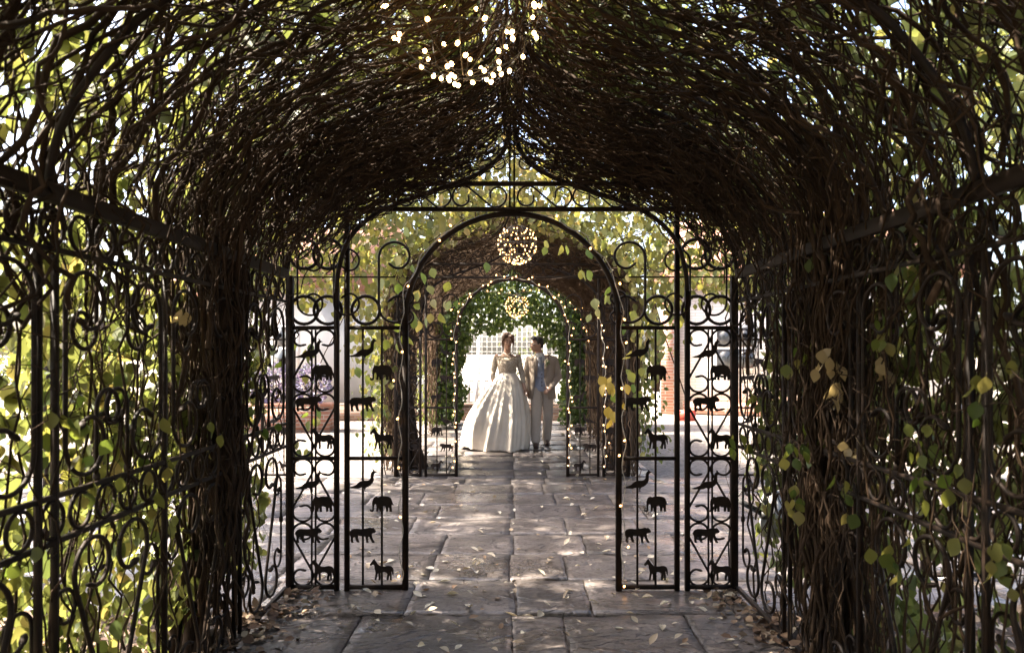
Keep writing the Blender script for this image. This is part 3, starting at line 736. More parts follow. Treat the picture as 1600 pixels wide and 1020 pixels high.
# ------------------------------------------------------------------ single leaves that show large
def big_leaf_mesh(fold, bend, w):
    n = 6; V = []; Q = []
    ts = np.linspace(0, 1, n+1); wid = np.array([0.02, .24, .36, .38, .31, .17, .01])*w
    for t, k in zip(ts, wid):
        z = -bend*t*t
        V += [(-k, t, z+fold*k), (0, t, z), (k, t, z+fold*k)]
    for i in range(n):
        a = i*3; Q += [[a, a+1, a+4, a+3], [a+1, a+2, a+5, a+4]]
    g = Geo().add(V, Q); g.tube([(0, -.22, .02), (0, -.1, .01), (0, .02, 0)], .012, 4)
    return g.mesh('leaf', True)
BIGM = {}
for mk in ('leaf_one', 'leaf_pale', 'leaf_yellow'):
    BIGM[mk] = [big_leaf_mesh(f, b, w) for f, b, w in ((.25, .12, .95), (.45, .25, .85), (.1, .05, 1.05))]
    for q in BIGM[mk]: q.materials.append(M[mk])

def wall_depth(px, side_off=0.0):
    """depth at which the pixel's ray meets the tunnel side wall (or its roof)"""
    return abs((1.41+side_off)*FPX/(px-HX))

def put_leaf(root, pos, size, mat='leaf_one', tilt=.85):
    me = random.choice(BIGM[mat])
    # tip down, face roughly to the path
    tip = Vector((random.gauss(0, .35), random.gauss(0, .3), -1)).normalized()
    nrm = Vector((random.gauss(0, tilt), -1+random.gauss(0, tilt*.6), random.gauss(0, tilt*.6)))
    x = tip.cross(nrm).normalized(); z = x.cross(tip)
    Mx = Matrix((x, tip, z)).transposed().to_4x4()
    o = link('leaf', me, None, root, Vector(pos)-root.location, Mx.to_euler(), (size,)*3)
    return o

def sprig(root, px, py, Y, n, spread_px, mat='leaf_one', size=(.05, .08), down=1.5):
    if Y < 4.5: n = int(n*1.5+.5); size = (size[0]*min(1, .55+Y*.12), size[1]*min(1, .55+Y*.12))
    for k in range(n):
        q = P(px+random.gauss(0, spread_px*.45), py+random.uniform(-.5, .5)*spread_px*down, Y+random.gauss(0, .05))
        put_leaf(root, q, random.uniform(*size), mat)

# leaves catching light inside the near tunnel (clusters read off the photograph, on wall or roof)
for px, py, Y, n, sp, mt in ((1283, 345, 3.5, 5, 26, 'leaf_one'), (1275, 405, 3.4, 4, 24, 'leaf_one'), (1430, 425, 2.6, 6, 40, 'leaf_one'), (1385, 515, 2.7, 6, 34, 'leaf_one'),
                             (1293, 560, 3.1, 6, 22, 'leaf_pale'), (1300, 610, 3.1, 5, 20, 'leaf_pale'), (1382, 570, 2.8, 4, 20, 'leaf_pale'), (1320, 215, 3.3, 3, 20, 'leaf_pale'),
                             (1220, 268, 3.7, 1, 2, 'leaf_pale'), (1245, 560, 3.5, 6, 34, 'leaf_one'), (1180, 640, 4.2, 9, 40, 'leaf_one'), (1165, 690, 4.3, 7, 30, 'leaf_one'),
                             (1250, 690, 3.4, 9, 46, 'leaf_one'), (1340, 760, 3.0, 8, 60, 'leaf_one'), (1330, 700, 3.0, 4, 26, 'leaf_pale'), (1250, 780, 3.3, 5, 36, 'leaf_one'),
                             (1450, 700, 2.5, 9, 70, 'leaf_one'), (1500, 760, 2.3, 7, 60, 'leaf_one'), (1550, 880, 2.1, 8, 70, 'leaf_one'), (1400, 850, 2.6, 7, 60, 'leaf_one'), (1555, 600, 2.1, 6, 60, 'leaf_one')):
    sprig(vr, px, py, Y, n, sp, mt)
for px, py, Y, n, sp, mt in ((250, 137, 3.0, 2, 12, 'leaf_pale'), (203, 212, 2.75, 3, 14, 'leaf_pale'), (285, 490, 2.9, 2, 12, 'leaf_pale'), (60, 650, 2.3, 14, 90, 'leaf_one'), (110, 720, 2.4, 14, 90, 'leaf_one'),
                             (30, 880, 2.2, 6, 50, 'leaf_one'), (180, 640, 2.9, 10, 80, 'leaf_one'), (215, 740, 2.9, 8, 60, 'leaf_one'), (250, 800, 3.0, 6, 40, 'leaf_one'), (170, 960, 2.6, 3, 20, 'leaf_one'),
                             (395, 660, 4.0, 7, 40, 'leaf_one'), (390, 540, 4.1, 5, 40, 'leaf_one'), (80, 560, 2.4, 12, 90, 'leaf_one'), (330, 680, 3.4, 3, 30, 'leaf_one'), (80, 980, 2.3, 5, 50, 'leaf_one'),
                             (480, 560, 4.75, 8, 40, 'leaf_one'), (490, 640, 4.75, 6, 30, 'leaf_one'), (470, 700, 4.75, 4, 20, 'leaf_one')):
    sprig(vl, px, py, Y, n, sp, mt)
for px, py, n, sp, mt in ((700, 440, 8, 46, 'leaf_one'), (660, 470, 8, 40, 'leaf_one'), (620, 400, 8, 60, 'leaf_one'), (640, 520, 5, 30, 'leaf_one'), (560, 560, 7, 40, 'leaf_one'), (580, 620, 5, 30, 'leaf_one')):
    sprig(vl2, px, py, 6.2, n, sp, mt, (.08, .115))
for px, py, n, sp, mt in ((940, 470, 6, 30, 'leaf_one'), (905, 405, 4, 24, 'leaf_one'), (1000, 520, 10, 50, 'leaf_one'), (985, 600, 8, 36, 'leaf_one'), (955, 590, 6, 26, 'leaf_yellow'), (960, 640, 5, 24, 'leaf_yellow'), (1010, 420, 8, 60, 'leaf_one'), (870, 380, 4, 30, 'leaf_one')):
    sprig(vr2, px, py, 6.4, n, sp, mt, (.08, .115))

# ------------------------------------------------------------------ leaf litter and fallen leaves
def litter(x0, x1, y0, y1, N, zf, label, bias=None):
    x = U(x0, x1, N); y = U(y0, y1, N)
    z = zf+U(.0, .035, N)
    pos = np.stack([x, y, z], 1); tip = rng.normal(0, 1, (N, 3))*np.array([1, 1, .25]); nrm = np.array([0, 0, 1.0])+rng.normal(0, .45, (N, 3))
    o = link('leaf_litter', leaf_mesh('leaf_litter', pos, tip, nrm, U(.03, .075, N), np.clip(rng.normal(.45, .27, N), 0, 1)), M['litter'], kind='stuff')
    tag(o, label, 'leaf litter'); return o
litter(-4.2, -1.36, .8, 4.22, 5200, .025, 'dry brown leaf litter on the bed under the trunk bundle')
litter(1.36, 4.2, .8, 4.22, 5200, .025, 'dry brown leaf litter on the bed by the thin stem curtain')
N = 900; sd = rng.choice([-1, 1], N); yy = U(1.5, 4.65, N); xx = sd*(1.42-np.abs(rng.normal(0, .13, N)))
pos = np.stack([xx, yy, U(.004, .02, N)], 1)
o = link('leaf_litter', leaf_mesh('leaf_litter', pos, rng.normal(0, 1, (N, 3))*np.array([1, 1, .2]), np.array([0, 0, 1.0])+rng.normal(0, .4, (N, 3)), U(.03, .065, N), np.clip(rng.normal(.55, .28, N), 0, 1)), M['litter'], kind='stuff')
tag(o, 'dry leaves drifted along the path edges under the scrollwork panels', 'leaf litter')

FL = [big_leaf_mesh(f, b, w) for f, b, w in ((.5, -.3, .8), (.3, .2, .7), (.8, -.1, .75))]
for q in FL: q.materials.append(M['fallen'])
for k in range(260):
    if k < 160: x = random.uniform(-1.3, 1.3); y = random.uniform(3.6, 5.6); g_ = ('pale curled leaf fallen on the flagstones around the near gateway', 'fallen leaves at the near gateway')
    else: x = random.uniform(-1.6, 1.6); y = random.uniform(5.6, 10.5); g_ = ('pale curled leaf fallen on the flagstones of the crossing', 'fallen leaves in the crossing')
    s_ = random.uniform(.035, .075)
    o = link('fallen_leaf', random.choice(FL), None, None, (x, y, .010), (random.gauss(0, .2), random.gauss(0, .25), random.uniform(0, 6.28)), (s_,)*3)
    tag(o, g_[0], 'leaf', g_[1])

# ------------------------------------------------------------------ fairy lights
BULB = Geo().ellipsoid((0, 0, 0), (1, 1, 1.25), 10, 6).mesh('bulb', True); BULB.materials.append(M['bulb'])
BULB_S = Geo().ellipsoid((0, 0, 0), (1, 1, 1.3), 8, 5).mesh('bulb', True); BULB_S.materials.append(M['bulb_small'])
def chandelier(label, c, R, nstr, per, br, me, top, jitter=.0):
    root = thing('fairy_light_chandelier', label, 'chandelier', (c[0], c[1], c[2]), 'fairy light chandeliers along the path')
    g = Geo()
    g.tube([(0, 0, R*1.05), (0, 0, top-c[2])], .006, 5)
    for k in range(nstr):
        a = 2*PI*k/nstr
        ph = np.linspace(.02, PI*.98, 22)
        g.tube(np.stack([R*np.sin(ph)*math.cos(a), R*np.sin(ph)*math.sin(a), R*np.cos(ph)], 1), .0022 if R > .25 else .003, 4)
    for zz in (-.6, 0, .6):
        rr = R*math.sqrt(1-zz*zz); a = np.linspace(0, 2*PI, 33)
        g.tube(np.stack([rr*np.cos(a), rr*np.sin(a), np.full(33, zz*R)], 1), .003, 4)
    link('wire_globe', g.mesh('wire_globe', True), M['wire_dark'], root)
    for k in range(nstr):
        for q in range(per):
            a = 2*PI*k/nstr+random.gauss(0, .1+jitter); ph = PI*(.22+.74*(q+.5+random.uniform(-.4, .4))/per)
            rr = R*(1.03+random.gauss(0, .02))
            link('bulb', me, None, root, (rr*math.sin(ph)*math.cos(a), rr*math.sin(ph)*math.sin(a), rr*math.cos(ph)), (random.uniform(-.8, .8), random.uniform(-.8, .8), 0), (br,)*3)
    return root
chandelier('large globe of warm fairy lights hanging from the near vine tunnel roof', (-.2, 3.0, 2.95),   .32, 12, 7, .0085, BULB, 3.05, .15)
chandelier('globe of warm fairy lights hanging just past the far gateway rails', (.06, 8.42, 2.74), .22, 16, 8, .0065, BULB_S, 3.1)
chandelier('small globe of fairy lights hanging in front of the ivy arch', (.09, 13.6, 2.36), .21, 14, 7, .0075, BULB_S, 2.85)

def light_string(label, path, every, br, wire='wire', drop=.02):
    path = np.array(path, float); root = thing('light_string', label, 'string lights', tuple(path[0]))
    d = np.r_[0, np.cumsum(np.linalg.norm(np.diff(path, axis=0), axis=1))]
    n = int(d[-1]/.03)+2; u = np.linspace(0, d[-1], n); pts = np.stack([np.interp(u, d, path[:, i]) for i in range(3)], 1)
    pts += .012*np.stack([np.sin(u*23), np.cos(u*19), np.sin(u*31+1)], 1)
    world_part('cable', tube_mesh('cable', pts, .0028, 4), M[wire], root)
    uu = np.arange(.05, d[-1], every)
    for w in uu:
        w += random.uniform(-.35, .35)*every
        p = np.array([np.interp(w, u, pts[:, i]) for i in range(3)])+np.array([random.gauss(0, drop), -.02+random.gauss(0, drop*.5), random.gauss(0, drop)])
        link('bulb', BULB_S, None, root, Vector(p)-root.location, (random.uniform(-1, 1), random.uniform(-1, 1), 0), (br,)*3)
def arch_pts(Y, r, z0=1.7, a0=0, a1=PI, n=30, low=None):
    a = np.linspace(a0, a1, n); p = np.stack([r*np.cos(a), np.full(n, Y), z0+r*np.sin(a)], 1)
    if low is not None:
        p = np.concatenate([[[r, Y, low]], p, [[-r, Y, low]]])
    return p
light_string('fairy lights twined round the arch of the far gateway', arch_pts(8.76, .69, low=.1), .085, .0085, 'wire')
light_string('fairy lights along the post and arch of the near gateway on the groom side', np.concatenate([[[.69, 4.56, .05], [.70, 4.55, .9]], arch_pts(4.56, .69, a1=PI*.42, n=12)]), .24, .007)
light_string('fairy lights along the post and arch of the near gateway on the bride side', np.concatenate([[[-.69, 4.56, .05], [-.70, 4.55, .9]], arch_pts(4.56, .69, a0=PI, a1=PI*.62, n=12)]), .3, .007)
light_string('fairy light cable hanging beside the far gateway near the groom side vine', [(1.09, 8.6, .12), (1.1, 8.58, .9), (1.08, 8.6, 1.6), (1.0, 8.6, 2.1)], .1, .008)
light_string('fairy lights looped under the far tunnel roof', [(-1.0, 10.9, 2.1), (-.5, 10.9, 2.42), (0, 10.9, 2.36), (.45, 10.9, 2.45), (1.0, 10.9, 2.15), (1.2, 10.9, 1.5)], .1, .008)

# ------------------------------------------------------------------ floodlight by the near gateway
fl = thing('floodlight', 'grey floodlight on a slotted steel bracket fixed to the gateway post', 'floodlight', (1.70, 4.72, .46))
link('housing', Geo().box((0, 0, 0), (.17, .07, .30)).box((0, .05, 0), (.13, .04, .24)).mesh('housing'), M['grey_box'], fl, (0, 0, 0), (0, .06, .25))
gb = Geo().box((0, 0, 0), (.22, .012, .034)); gb.box((0, -.012, .017), (.22, .02, .003)).box((0, -.012, -.017), (.22, .02, .003))
br_ = link('bracket', gb.mesh('bracket'), M['steel'], fl, (-.19, -.05, .06), (0, .5, 0))
for k in range(5): link('slot', Geo().box((0, 0, 0), (.018, .004, .008)).mesh('slot'), M['black'], br_, (-.08+.04*k, -.008, 0))
link('joint', Geo().box((0, 0, 0), (.05, .05, .045)).ellipsoid((0, -.01, .05), (.03, .03, .05)).mesh('joint', False), M['black'], fl, (-.085, -.055, .0))
link('plug', Geo().box((0, 0, 0), (.03, .03, .06)).mesh('plug'), M['grey_box'], fl, (-.095, -.05, -.06))
link('cable', tube_mesh('cable', [(-.08, -.05, .05), (-.12, -.02, .14), (-.2, 0, .16), (-.28, .0, .05), (-.3, 0, -.2), (-.29, 0, -.45)], .006, 5), M['black'], fl)

# ------------------------------------------------------------------ the couple
def remesh(name, g, voxel, smooth_it, mat, parent, kind=None):
    me0 = g.mesh(name); tmp = bpy.data.objects.new('tmp', me0); COL.objects.link(tmp)
    r = tmp.modifiers.new('r', 'REMESH'); r.mode = 'VOXEL'; r.voxel_size = voxel
    sm = tmp.modifiers.new('s', 'SMOOTH'); sm.iterations = smooth_it; sm.factor = .5
    dg = bpy.context.evaluated_depsgraph_get(); me = bpy.data.meshes.new_from_object(tmp.evaluated_get(dg))
    bpy.data.objects.remove(tmp); bpy.data.meshes.remove(me0)
    me.name = name; me.polygons.foreach_set('use_smooth', np.ones(len(me.polygons), bool))
    return link(name, me, mat, parent)

def limb(g, pts, rs, seg=10):
    for (a, b, r0, r1) in zip(pts[:-1], pts[1:], rs[:-1], rs[1:]):
        a, b = np.array(a, float), np.array(b, float); t = np.linspace(0, 1, 6)[:, None]
        g.tube(a+(b-a)*t, r0+(r1-r0)*t[:, 0], seg)
    for p, r in zip(pts, rs): g.ellipsoid(p, (r, r, r), seg, 6)

def hand(g, wrist, direc, palmn, curl_, s=1.0, thumb_side=1):
    """palm + four fingers + thumb; direc = towards fingertips, palmn = palm normal"""
    d = Vector(direc).normalized(); n = Vector(palmn).normalized(); n = (n-d*n.dot(d)).normalized(); w = d.cross(n)
    W = Vector(wrist)
    R = Matrix((w, d, n)).transposed()
    g.ellipsoid(W+d*.045*s, (.036*s, .052*s, .016*s), 10, 6, R)
    for k, (off, ln) in enumerate(((-.027, .070), (-.009, .080), (.009, .075), (.026, .058))):
        p = W+d*.085*s+w*off*s; pts = [p]; ang = 0
        for j in range(3):
            ang += curl_; dd = d*math.cos(ang)+n*math.sin(ang); p = p+dd*ln*s/3; pts.append(p)
        limb(g, pts, [.0095*s, .009*s, .0085*s, .0075*s], 7)
    p = W+d*.03*s+w*(-.030*thumb_side)*s
    pts = [p, p+(d*.5-w*.8*thumb_side+n*.3).normalized()*.034*s]; pts.append(pts[-1]+(d*.9-w*.2*thumb_side+n*.4).normalized()*.028*s)
    limb(g, pts, [.0115*s, .010*s, .0085*s], 7)

M['skin'] = noise_mat('skin', (.46, .27, .19), (.52, .32, .23), 20, .5)
M['hair_brown'] = noise_mat('brown hair', (.05, .022, .012), (.14, .07, .04), 30, .45, .5, 120, stretch=(1, 1, .15), bdist=.004)
M['hair_dark'] = noise_mat('dark hair', (.008, .006, .005), (.03, .022, .018), 40, .4, .6, 120, bdist=.004)
M['satin'] = noise_mat('ivory satin', (.58, .51, .42), (.68, .61, .51), 6, .38, .1, 50, bdist=.003)
M['lace'] = noise_mat('ivory lace', (.30, .235, .17), (.50, .43, .34), 60, .7, .7, 110, contrast=(.42, .56), bdist=.004)
M['suit'] = noise_mat('beige wool suit', (.31, .25, .195), (.37, .30, .24), 60, .85, .2, 200, bdist=.002)
M['trouser'] = noise_mat('light beige trousers', (.42, .36, .30), (.48, .41, .345), 60, .85, .2, 200, bdist=.002)
M['waistcoat'] = noise_mat('pale blue waistcoat', (.24, .27, .36), (.29, .32, .41), 40, .7)
M['tie'] = noise_mat('blue grey tie', (.16, .18, .22), (.21, .23, .27), 40, .5)
M['shirt'] = noise_mat('white shirt', (.66, .64, .62), (.74, .72, .7), 20, .7)
M['shoe'] = noise_mat('dark brown shoe leather', (.03, .014, .009), (.07, .035, .022), 20, .35)
M['pearl'] = noise_mat('pearl', (.7, .64, .55), (.78, .72, .63), 20, .25)
M['lips'] = noise_mat('lips', (.35, .10, .09), (.4, .13, .11), 20, .4)
M['eye'] = noise_mat('eye', (.02, .012, .01), (.05, .03, .02), 20, .2)
M['foliage_plain'] = noise_mat('sprig green', (.07, .11, .04), (.12, .16, .06), 40, .6)

def head(g, c, yaw, pitch, s=1.0, ear=True):
    """skull, jaw, nose, brow, chin, ears; local frame: -Y is the face"""
    R = Matrix.Rotation(yaw, 3, 'Z') @ Matrix.Rotation(pitch, 3, 'X')
    def put(p, r, rr=None): g.ellipsoid(Vector(c)+R @ (Vector(p)*s), np.array(r)*s, 14, 10, R if rr is None else R @ rr)
    put((0, .015, .035), (.074, .094, .088)); put((0, -.025, -.035), (.058, .066, .078)); put((0, -.045, -.085), (.032, .038, .030))
    put((0, -.094, -.022), (.012, .020, .022)); put((0, -.086, .004), (.009, .014, .026))
    put((-.03, -.075, -.02), (.026, .022, .024)); put((.03, -.075, -.02), (.026, .022, .024))
    put((0, -.080, .028), (.050, .016, .014)); put((0, -.083, -.062), (.024, .014, .013))
    for e in (-1, 1):
        put((e*.078, .012, -.008), (.010, .020, .032))
    return R

def face_parts(root, c, R, s=1.0, lips=True):
    def q(p): return Vector(c)+R @ (Vector(p)*s)
    for e in (-1, 1):
        link('eye', Geo().ellipsoid((0, 0, 0), (.013*s, .006*s, .006*s)).mesh('eye', True), M['eye'], root, q((e*.031, -.090, .006)), R.to_euler())
        link('eyebrow', Geo().ellipsoid((0, 0, 0), (.019*s, .006*s, .004*s)).mesh('eyebrow', True), M['hair_dark'], root, q((e*.032, -.092, .030)), R.to_euler())
    link('mouth', Geo().ellipsoid((0, 0, 0), (.021*s, .006*s, .007*s)).mesh('mouth', True), M['lips'], root, q((0, -.097, -.060)), R.to_euler())

def ring_loft(rings, close=True):
    """rings (k,n,3) -> geometry"""
    r = np.array(rings); k, n, _ = r.shape; idx = np.arange(k*n).reshape(k, n)
    A, B = idx[:-1], idx[1:]
    if close: Q = np.stack([A, np.roll(A, -1, 1), np.roll(B, -1, 1), B], -1).reshape(-1, 4)
    else: Q = np.stack([A[:, :-1], A[:, 1:], B[:, 1:], B[:, :-1]], -1).reshape(-1, 4)
    return r.reshape(-1, 3), Q

# --- bride
def build_bride():
    root = thing('person', 'person in an ivory lace wedding gown with pearls, lifting the skirt while walking', 'person', (-.075, 11.4, 0))
    g = Geo(); hc = Vector((.005, -.02, 1.665))
    R = head(g, hc, .22, .14, 1.0)
    limb(g, [(0, .0, 1.60), (0, .02, 1.47)], [.050, .056])
    g.ellipsoid((0, .025, 1.40), (.165, .085, .075)); g.ellipsoid((0, .02, 1.28), (.135, .095, .15)); g.ellipsoid((-.06, -.05, 1.30), (.062, .055, .06)); g.ellipsoid((.06, -.05, 1.30), (.062, .055, .06))
    g.ellipsoid((0, .02, 1.12), (.115, .085, .12)); g.ellipsoid((0, .03, .96), (.16, .12, .15))
    for e in (-1, 1): limb(g, [(e*.085, .02, .92), (e*.09, .0, .5), (e*.09, .03, .09)], [.08, .052, .036]); g.ellipsoid((e*.09, -.03, .045), (.038, .105, .035))
    # arm lifting the skirt (image left) and arm reaching to the groom (image right)
    LA = [(-.172, .02, 1.425), (-.225, .03, 1.17), (-.235, -.11, 1.02)]
    RA = [(.172, .02, 1.425), (.225, .03, 1.17), (.272, -.04, .93)]
    limb(g, LA, [.045, .036, .025]); limb(g, RA, [.045, .036, .025])
    hand(g, LA[-1], (.0, -.25, -1), (.6, .5, 0), .55, .95, 1)
    hand(g, RA[-1], (.15, -.1, -1), (-1, .1, 0), .45, .95, 1)
    remesh('body', g, .0075, 4, M['skin'], root)
    face_parts(root, hc, R)
    # hair: parted, swept to the back with strands by the cheeks
    h = Geo()
    def put(p, r): h.ellipsoid(hc+R @ Vector(p), r, 14, 10, R)
    put((0, .035, .055), (.088, .098, .085)); put((0, .085, -.02), (.07, .06, .09)); put((0, .10, -.07), (.055, .05, .06))
    put((-.05, -.045, .085), (.048, .05, .036)); put((.05, -.045, .085), (.048, .05, .036))
    for e in (-1, 1):
        limb(h, [hc+R @ Vector(p) for p in ((e*.06, -.055, .075), (e*.084, -.035, .02), (e*.083, -.03, -.05), (e*.078, -.03, -.12), (e*.082, -.035, -.165))], [.026, .022, .015, .010, .005], 8)
    remesh('hair', h, .007, 3, M['hair_brown'], root)
    # bodice: lofted rings over the torso with a boat neckline
    th = np.linspace(0, 2*PI, 48, endpoint=False)
    rings = []
    for z, rx, ry, cy in ((1.03, .150, .128, .02), (1.10, .136, .112, .02), (1.155, .133, .108, .02), (1.22, .142, .118, .012), (1.29, .156, .134, 0), (1.345, .164, .132, .0), (1.385, .180, .115, .015), (1.415, .188, .106, .022), (1.43, .182, .098, .024)):
        fr = np.clip(-np.sin(th), 0, 1)
        zz = z-(.035*fr**2 if z > 1.42 else 0)
        rings.append(np.stack([rx*np.cos(th), cy+ry*np.sin(th), zz+np.zeros_like(th)], 1))
    V, Q = ring_loft(rings); link('bodice', mk_mesh('bodice', V, Q, smooth=True), M['lace'], root)
    # lace neckline trim and waist seam
    for nm, z, rx, ry, cy, rr in (('neckline_trim', 1.430, .183, .099, .024, .008), ('waistband', 1.155, .136, .111, .02, .010)):
        fr = np.clip(-np.sin(th), 0, 1)
        c = np.stack([rx*np.cos(th), cy+ry*np.sin(th), z-(.035*fr**2 if z > 1.44 else 0)+np.zeros_like(th)], 1); c = np.concatenate([c, c[:2]])
        link(nm, tube_mesh(nm, c, rr, 6), M['satin'] if z < 1.4 else M['lace'], root)
    # scalloped beading across the bodice
    for k in range(15):
        a = -PI/2+(k-7)*.16; link('beading', Geo().ellipsoid((0, 0, 0), (.011, .006, .016), 6, 4).mesh('beading', True), M['lace'], root, (.158*math.cos(a)*.99, .005+.134*math.sin(a)-.002, 1.385-.02*math.cos((k-7)*.8)))
    # three-quarter sleeves
    for A in (LA, RA):
        sl = Geo(); e = np.array(A[1])+(np.array(A[2])-np.array(A[1]))*.55
        limb(sl, [(A[0][0], A[0][1], A[0][2]-.022), A[1], tuple(e)], [.052, .046, .040]); remesh('sleeve', sl, .009, 3, M['lace'], root)
    # necklace of pearls
    for k in range(17):
        a = PI+PI*k/16; link('pearl', Geo().ellipsoid((0, 0, 0), (.009, .009, .009), 8, 5).mesh('pearl', True), M['pearl'], root, (.078*math.cos(a), -.005+.085*math.sin(a), 1.455+.05*abs(math.cos(a))))
    # skirt with gathered folds, swept to one side
    n = 192; k = 34; th = np.linspace(0, 2*PI, n, endpoint=False); t = np.linspace(0, 1, k)
    rings = []
    for tt in t:
        z = 1.155*(1-tt)**1.0+.018
        e = math.sin(tt*PI*.5)**.82
        rx = .135+(.50-.135)*e; ry = .11+(.50-.11)*e
        cx = -.13*tt**1.2; cy = .05*tt
        fold = .05*np.sin(11*th+1.2+1.1*tt)+.035*np.sin(19*th+.4-.8*tt)+.022*np.sin(31*th+2.2)+.03*np.sin(5*th+.7)
        rr = 1+fold*min(1, tt*1.6)*(.9+.3*np.sin(3*th))
        # sharp lifted pleats below the hand on the image-left front
        dth = (th-(PI*1.18)+PI) % (2*PI)-PI
        lift = np.exp(-(dth/.55)**2)
        rr = rr*(1+.22*lift*math.sin(PI*min(1, tt*1.05))**1.0)+.05*lift*np.sin(26*dth)*math.sin(PI*tt**.7)
        x = cx+rx*rr*np.cos(th); y = cy+ry*rr*np.sin(th)
        x = np.where(x > 0, x*(1-.12*tt), x*(1+.16*tt))
        zz = z+.045*lift*tt+.01*np.sin(7*th)*tt**4
        rings.append(np.stack([x, y, zz+np.zeros(n)], 1))
    V, Q = ring_loft(rings); sk = link('skirt', mk_mesh('skirt', V, Q, smooth=True), M['satin'], root)
    V, Q = ring_loft([rings[-1], rings[-1]*np.array([1.012, 1.012, 1])-np.array([0, 0, .012])]); link('hem_trim', mk_mesh('hem_trim', V, Q, smooth=True), M['lace'], sk)
    return root
build_bride()

# --- groom
def build_groom():
    root = thing('person', 'person in a beige suit with pale blue waistcoat, turning to the companion while walking', 'person', (.475, 11.6, 0))
    g = Geo(); hc = Vector((-.085, -.03, 1.615)); s = 1.0
    R = head(g, hc, -1.12, .03, s)
    limb(g, [(-.06, .0, 1.54), (-.02, .02, 1.42)], [.056, .066])
    g.ellipsoid((0, .03, 1.34), (.19, .10, .09)); g.ellipsoid((0, .02, 1.2), (.16, .11, .2)); g.ellipsoid((0, .02, .98), (.15, .11, .16))
    # legs: image-left leg forward, the other trailing
    L1 = [(-.075, 0, .90), (-.095, -.10, .49), (-.10, -.10, .09)]; L2 = [(.085, .02, .90), (.10, .07, .49), (.085, .22, .10)]
    for L, fy in ((L1, -.06), (L2, -.05)):
        limb(g, L, [.088, .058, .042]); g.ellipsoid((L[2][0], L[2][1]+fy, .05), (.04, .12, .04))
    A1 = [(-.205, .03, 1.375), (-.255, .04, 1.10), (-.225, -.06, .885)]       # towards the bride
    A2 = [(.205, .03, 1.375), (.265, .05, 1.10), (.135, -.185, .945)]
    for A in (A1, A2): limb(g, A, [.05, .042, .028])
    hand(g, A1[-1], (-.1, -.1, -1), (-1, .0, 0), .6, 1.05, -1)
    hand(g, A2[-1], (-.75, -.35, -.55), (-.3, .6, -.6), .55, 1.05, 1)
    remesh('body', g, .0075, 4, M['skin'], root)
    face_parts(root, hc, R)
    h = Geo()
    def put(p, r): h.ellipsoid(hc+R @ (Vector(p)*s), r, 14, 10, R)
    put((0, .030, .062), (.082, .092, .075)); put((0, .075, .01), (.070, .045, .075)); put((0, -.045, .105), (.062, .052, .032)); put((.02, -.07, .10), (.05, .03, .024))
    for e in (-1, 1): put((e*.068, .02, .03), (.014, .045, .045))
    remesh('hair', h, .007, 3, M['hair_dark'], root)
    # glasses
    gl = Geo()
    for e in (-1, 1):
        a = np.linspace(0, 2*PI, 17); gl.tube([tuple(hc+R @ Vector((e*.033+.024*math.cos(q), -.112, .006+.017*math.sin(q)))) for q in a], .0022, 5)
        gl.tube([tuple(hc+R @ Vector(p)) for p in ((e*.057, -.110, .010), (e*.082, -.02, .012), (e*.082, .02, .0))], .002, 5)
    link('glasses', gl.mesh('glasses', True), M['steel'], root)
    # trousers
    tr = Geo(); tr.ellipsoid((0, .02, .95), (.165, .125, .15))
    for L in (L1, L2): limb(tr, [L[0], L[1], (L[2][0], L[2][1], .11)], [.105, .082, .074], 12)
    remesh('trousers', tr, .011, 4, M['trouser'], root)
    for L in (L1, L2):
        sh = Geo(); sh.ellipsoid((L[2][0], L[2][1]-.075, .045), (.05, .145, .045)); sh.ellipsoid((L[2][0], L[2][1]+.02, .07), (.045, .06, .05)); sh.box((L[2][0], L[2][1]-.06, .012), (.085, .26, .02))
        remesh('shoe', sh, .008, 3, M['shoe'], root)
    # shirt and waistcoat front
    th = np.linspace(0, 2*PI, 40, endpoint=False)
    rings = [np.stack([rx*np.cos(th), .02+ry*np.sin(th), z+np.zeros(40)-dz*np.clip(-np.sin(th), 0, 1)**6], 1) for z, rx, ry, dz in ((.92, .168, .134, .04), (1.0, .168, .132, .02), (1.1, .166, .130, 0), (1.2, .172, .134, 0), (1.3, .182, .130, 0), (1.38, .175, .110, .05), (1.415, .13, .09, .10))]
    V, Q = ring_loft(rings); wc = link('waistcoat', mk_mesh('waistcoat', V, Q, smooth=True), M['waistcoat'], root)
    for k in range(5): link('button', Geo().ellipsoid((0, 0, 0), (.009, .005, .009), 8, 5).mesh('button', True), M['black'], wc, (-.005, -.117, .97+.06*k))
    rings = [np.stack([-.03+rx*np.cos(th), .01+ry*np.sin(th), z+np.zeros(40)], 1) for z, rx, ry in ((1.36, .12, .100), (1.41, .095, .090), (1.44, .074, .076), (1.485, .068, .070))]
    V, Q = ring_loft(rings); link('shirt_collar', mk_mesh('shirt_collar', V, Q, smooth=True), M['shirt'], root)
    sf = Geo(); sf.add([(-.075, -.098, 1.44), (.035, -.098, 1.44), (-.012, -.124, 1.22), (-.028, -.124, 1.22), (-.075, -.07, 1.44), (.035, -.07, 1.44), (-.012, -.09, 1.22), (-.028, -.09, 1.22)], [[0, 1, 2, 3], [0, 3, 7, 4], [1, 5, 6, 2]])
    link('shirt_front', sf.mesh('shirt_front'), M['shirt'], root)
    ti = Geo(); ti.ellipsoid((-.025, -.112, 1.415), (.024, .018, .022), 8, 6); 
